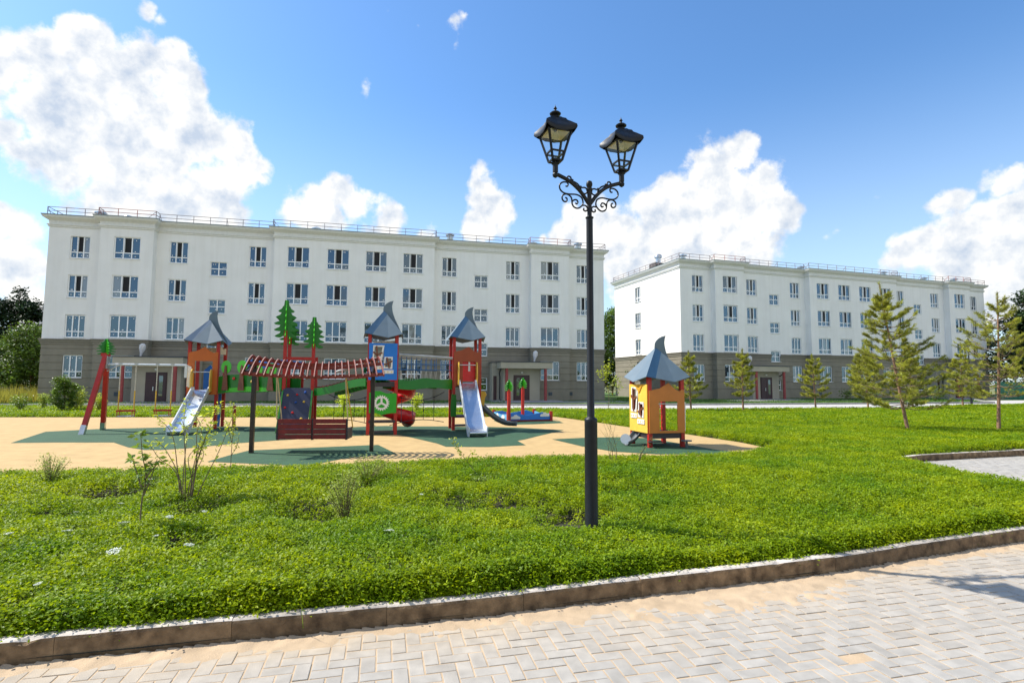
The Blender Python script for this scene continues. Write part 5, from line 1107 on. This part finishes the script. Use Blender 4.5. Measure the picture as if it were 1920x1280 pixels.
b2 = G(350, 945, .12); rnd = random.Random(5); st = []
for k in range(11):
    a = rnd.uniform(-1, 1); hh_ = rnd.uniform(.75, 1.35); st.append([(a * .05, rnd.uniform(-.05, .05), -.05), (a * .12 + rnd.uniform(-.03, .03), 0, hh_ * .4), (a * .26 + rnd.uniform(-.05, .05), rnd.uniform(-.1, .1), hh_ * .8), (a * .42 + rnd.uniform(-.08, .08), rnd.uniform(-.15, .15), hh_)])
st.append([(.05, 0, 0), (.2, 0, .35), (.38, 0, .75), (.52, 0, 1.15)]); st.append([(-.02, 0, 0), (-.15, 0, .45), (-.36, 0, .62), (-.5, 0, .80)])
sapling('multi_stem_shrub', 'tall airy shrub of many thin stems with yellow-green leaves, in front of the steel slide', b2, st, 27, .066, .026, leafy, .006, 'shrub', 102, spread=.024, lo=.48, tone0=1.8)
b3 = G(432, 890, .15); sapling('sapling', 'thin upright sapling with small yellow-green leaves near the left pergola post', b3, [[(0, 0, -.05), (0, 0, .5), (.02, 0, .9), (.0, 0, 1.22)], [(0, 0, .4), (.08, 0, .55), (.11, 0, .7)], [(0, 0, .6), (-.06, 0, .8), (-.1, 0, .95)]], 70, .05, .022, leafy, .005, 'sapling', 103, spread=.03, tone0=1.5)
def bush(name, label, base, w_, hh_, n_st, ln, ll, lw_, mat, seed, tone0=1.0, cat='shrub', group=None, tilt=.8, z=.05, lo=.1, spread=.04):
    rnd = random.Random(seed); st = []
    for k in range(n_st):
        a = rnd.uniform(0, 6.28); q_ = rnd.uniform(.2, 1) * w_; h2 = hh_ * rnd.uniform(.65, 1) * (1 - .25 * q_ / w_); st.append([(0, 0, -.03), (math.cos(a) * q_ * .45, math.sin(a) * q_ * .45, h2 * .55), (math.cos(a) * q_, math.sin(a) * q_, h2)])
    return sapling(name, label, base, st, ln, ll, lw_, mat, .005, cat, seed, tilt, spread, group, tone0, z, lo)
feather = M('feathery_shrub_leaf', (.24, .33, .06), .6, .2, 9, trans=.3, attr=True)
bush('shrub', 'pale feathery little shrub with a dark foot, leftmost in the near cover', G(92, 915, .1), .24, .62, 18, 110, .042, .012, feather, 111, 1.2, spread=.035)
bush('shrub', 'pale feathery shrub in the middle of the near cover', G(648, 975, .1), .26, .66, 20, 105, .045, .012, feather, 112, 1.2, spread=.04)
bush('shrub', 'yellow-green feathery shrub before the right pergola post shadow', G(690, 905, .1), .34, .56, 18, 110, .045, .013, feather, 113, 1.1, spread=.05)
bush('shrub', 'low twiggy shrub between the pergola shadow and the feathery shrubs', G(745, 900, .1), .25, .35, 10, 110, .03, .012, feather, 114, 1.0, spread=.04)
sapling('sapling', 'leaning leafy twig right of the pergola shadow', G(905, 900, .1), [[(0, 0, -.03), (-.15, 0, .22), (-.36, 0, .48), (-.48, 0, .70)], [(-.25, 0, .34), (-.2, 0, .45), (-.12, 0, .5)]], 95, .05, .022, leafy, .005, 'sapling', 104, spread=.02, tone0=1.3, lo=.35)
bush('shrub', 'low dark clump at the foot of the leaning twig', G(905, 905, .12), .2, .22, 12, 120, .04, .02, leafs, 115, 1.5)
rnd = random.Random(9)
sapling('weed_stalks', 'thin dry weed stalks between the lamp post and the playhouse', G(1150, 880, .1), [[(rnd.uniform(-.05, .05), 0, 0), (rnd.uniform(-.1, .1), 0, .4), (rnd.uniform(-.25, .2), 0, rnd.uniform(.6, 1.0))] for k in range(9)], 16, .03, .012, feather, .003, 'weeds', 105, spread=.02, lo=.4)
sapling('weed_stalks', 'thin leaning weed stalks directly in front of the playhouse', G(1195, 880, .1), [[(rnd.uniform(-.05, .05), 0, 0), (.05 + rnd.uniform(0, .1), 0, .3), (.15 + rnd.uniform(-.05, .25), 0, rnd.uniform(.35, .65))] for k in range(7)], 16, .03, .012, feather, .003, 'weeds', 106, spread=.02, lo=.4)
leaf_tree('dark green arborvitae in the lawn strip before the left block', G(118, 771, .1), 2.0, .55, 60, 121, 'arborvitae', 'shrub', .08, 110, .04, leafs, None, .03, .35, 1.1, .34, (1, 1, 1))
SH = [(38, 770, .45, 1.0, 'small dark shrub leftmost in the lawn strip', leafs, 1.6), (80, 767, .3, 1.05, 'pale yellow-green shrub left of the arborvitae', feather, 1.3), (142, 769, .42, 1.35, 'light green shrub touching the arborvitae', leafy, 1.0), (151, 766, .22, 1.35, 'slim pale conical shrub right of the arborvitae', feather, 1.3), (186, 771, .38, 1.0, 'yellow-green shrub behind the red swing legs', leafy, 1.5), (645, 771, .4, 1.25, 'bright yellow shrub seen beneath the plank bridge', leafy, 2.2), (780, 771, .38, 1.1, 'yellow shrub seen beneath the rope bridge', leafy, 2.0), (880, 772, .3, .7, 'small shrub behind the right slide', leafs, 2.0)]
for i, (px, py, w_, hh_, lb, mt, tn_) in enumerate(SH): bush('shrub', lb, G(px, py, .1), w_, hh_, 16, 55, .10, .045, mt, 130 + i, tn_, spread=.08, group='shrubs along the lawn strip')
sapling('sapling', 'bare-stemmed sapling with a yellow tuft beside the lamp post, by the far road', G(1141, 772, .1), [[(0, 0, 0), (.02, 0, 1.0), (-.1, 0, 2.0), (-.05, 0, 2.6)], [(0, 0, 1.1), (.3, 0, 1.6), (.45, 0, 1.9)], [(0, 0, 1.2), (-.3, 0, 1.8), (-.4, 0, 2.3)], [(.02, 0, 1.0), (.5, 0, 1.3), (.6, 0, 1.7)]], 38, .17, .07, leafy, .015, 'sapling', 141, spread=.12, tone0=1.5, lo=.4)
sapling('sapling', 'thin dark sapling against the end wall of the right block', (11.9, 52, 0), [[(0, 0, 0), (.05, 0, 1.2), (0, 0, 2.4), (.1, 0, 3.6)], [(0, 0, 1.4), (.5, 0, 2.0), (.7, 0, 2.6)], [(0, 0, 1.6), (-.5, 0, 2.2), (-.6, 0, 2.8)]], 22, .2, .09, leafs, .02, 'sapling', 142, spread=.16, tone0=1.3, lo=.3)
for i, (px, py) in enumerate(((1588, 750), (1640, 752), (1755, 752))): bush('shrub', ['dark wild shrub at the foot of the right block, leftmost of three', 'dark wild shrub at the foot of the right block, middle of three', 'dark wild shrub at the foot of the right block, behind the tallest pine'][i], G(px, py), .9, 1.3, 12, 20, .22, .10, leafs, 150 + i, 1.0, group='wild shrubs at the foot of the right block', spread=.2)
# white umbels in the cover
uv = []
RNG = np.random.default_rng(77); src = None
FL = [(213, 1031, 1.0, 'nearest, just left of the dark sapling foot'), (127, 993, .9, 'broad one farthest left of the dark sapling'), (232, 978, 1.0, 'broad one right beside the dark sapling stem'), (227, 942, .7, 'domed one left of the dark sapling, behind the broad ones'),
      (318, 967, .7, 'small one below the foot of the tall airy shrub'), (355, 1019, .8, 'one in front of the tall airy shrub'), (71, 1092, .5, 'tiny one nearest the kerb at the far left'), (285, 897, .8, 'one between the dark sapling and the tall airy shrub'),
      (337, 912, .8, 'one at the stems of the tall airy shrub'), (293, 1002, .5, 'tiny one right of the dark sapling foot'), (17, 998, .7, 'one cut near the left picture edge'), (142, 958, .5, 'tiny one between the leftmost shrub and the dark sapling'),
      (383, 957, .5, 'small one right of the tall airy shrub'), (730, 992, .9, 'broad one right of the feathery shrub in the middle'), (790, 925, .5, 'tiny one alone right of the middle feathery shrub')]
for px, py, s_, lb in FL:
    if src is None:
        src = thing('white_flower', 'flat white flower head of wild carrot standing in the ground cover', 'flower', (0, 0, 0), 0, 'white flower heads in the ground cover')
        m = MB(); m.tube([(0, 0, -.22), (.01, 0, -.1), (0, 0, -.012)], .0022, 5, caps=False); c = []
        for k in range(16): a = k * 2.399; q_ = .042 * math.sqrt(k / 16); c.append((q_ * math.cos(a), q_ * math.sin(a), .004 - q_ * .12)); m.tube([(0, 0, -.03), c[-1]], .0008, 3, caps=False)
        m.build('stem', M('green_stem', (.12, .2, .04), .6), src)
        cc = np.repeat(np.array(c), 9, 0) + RNG.normal(0, .0045, (144, 3)) * np.array([1, 1, .3]); V, F = leaves(cc, .008, .008, .35); npmesh('umbel', V, F, petalm, src); f_ = src
    else: f_ = copy_tree(src)
    f_['label'] = 'white flower head, ' + lb
    x, y = G(px, py, .27); f_.location = (x, y, .265); f_.scale = (s_ * 1.15,) * 3; f_.rotation_euler = (rnd.uniform(-.25, .25), rnd.uniform(-.25, .25), rnd.uniform(0, 6))
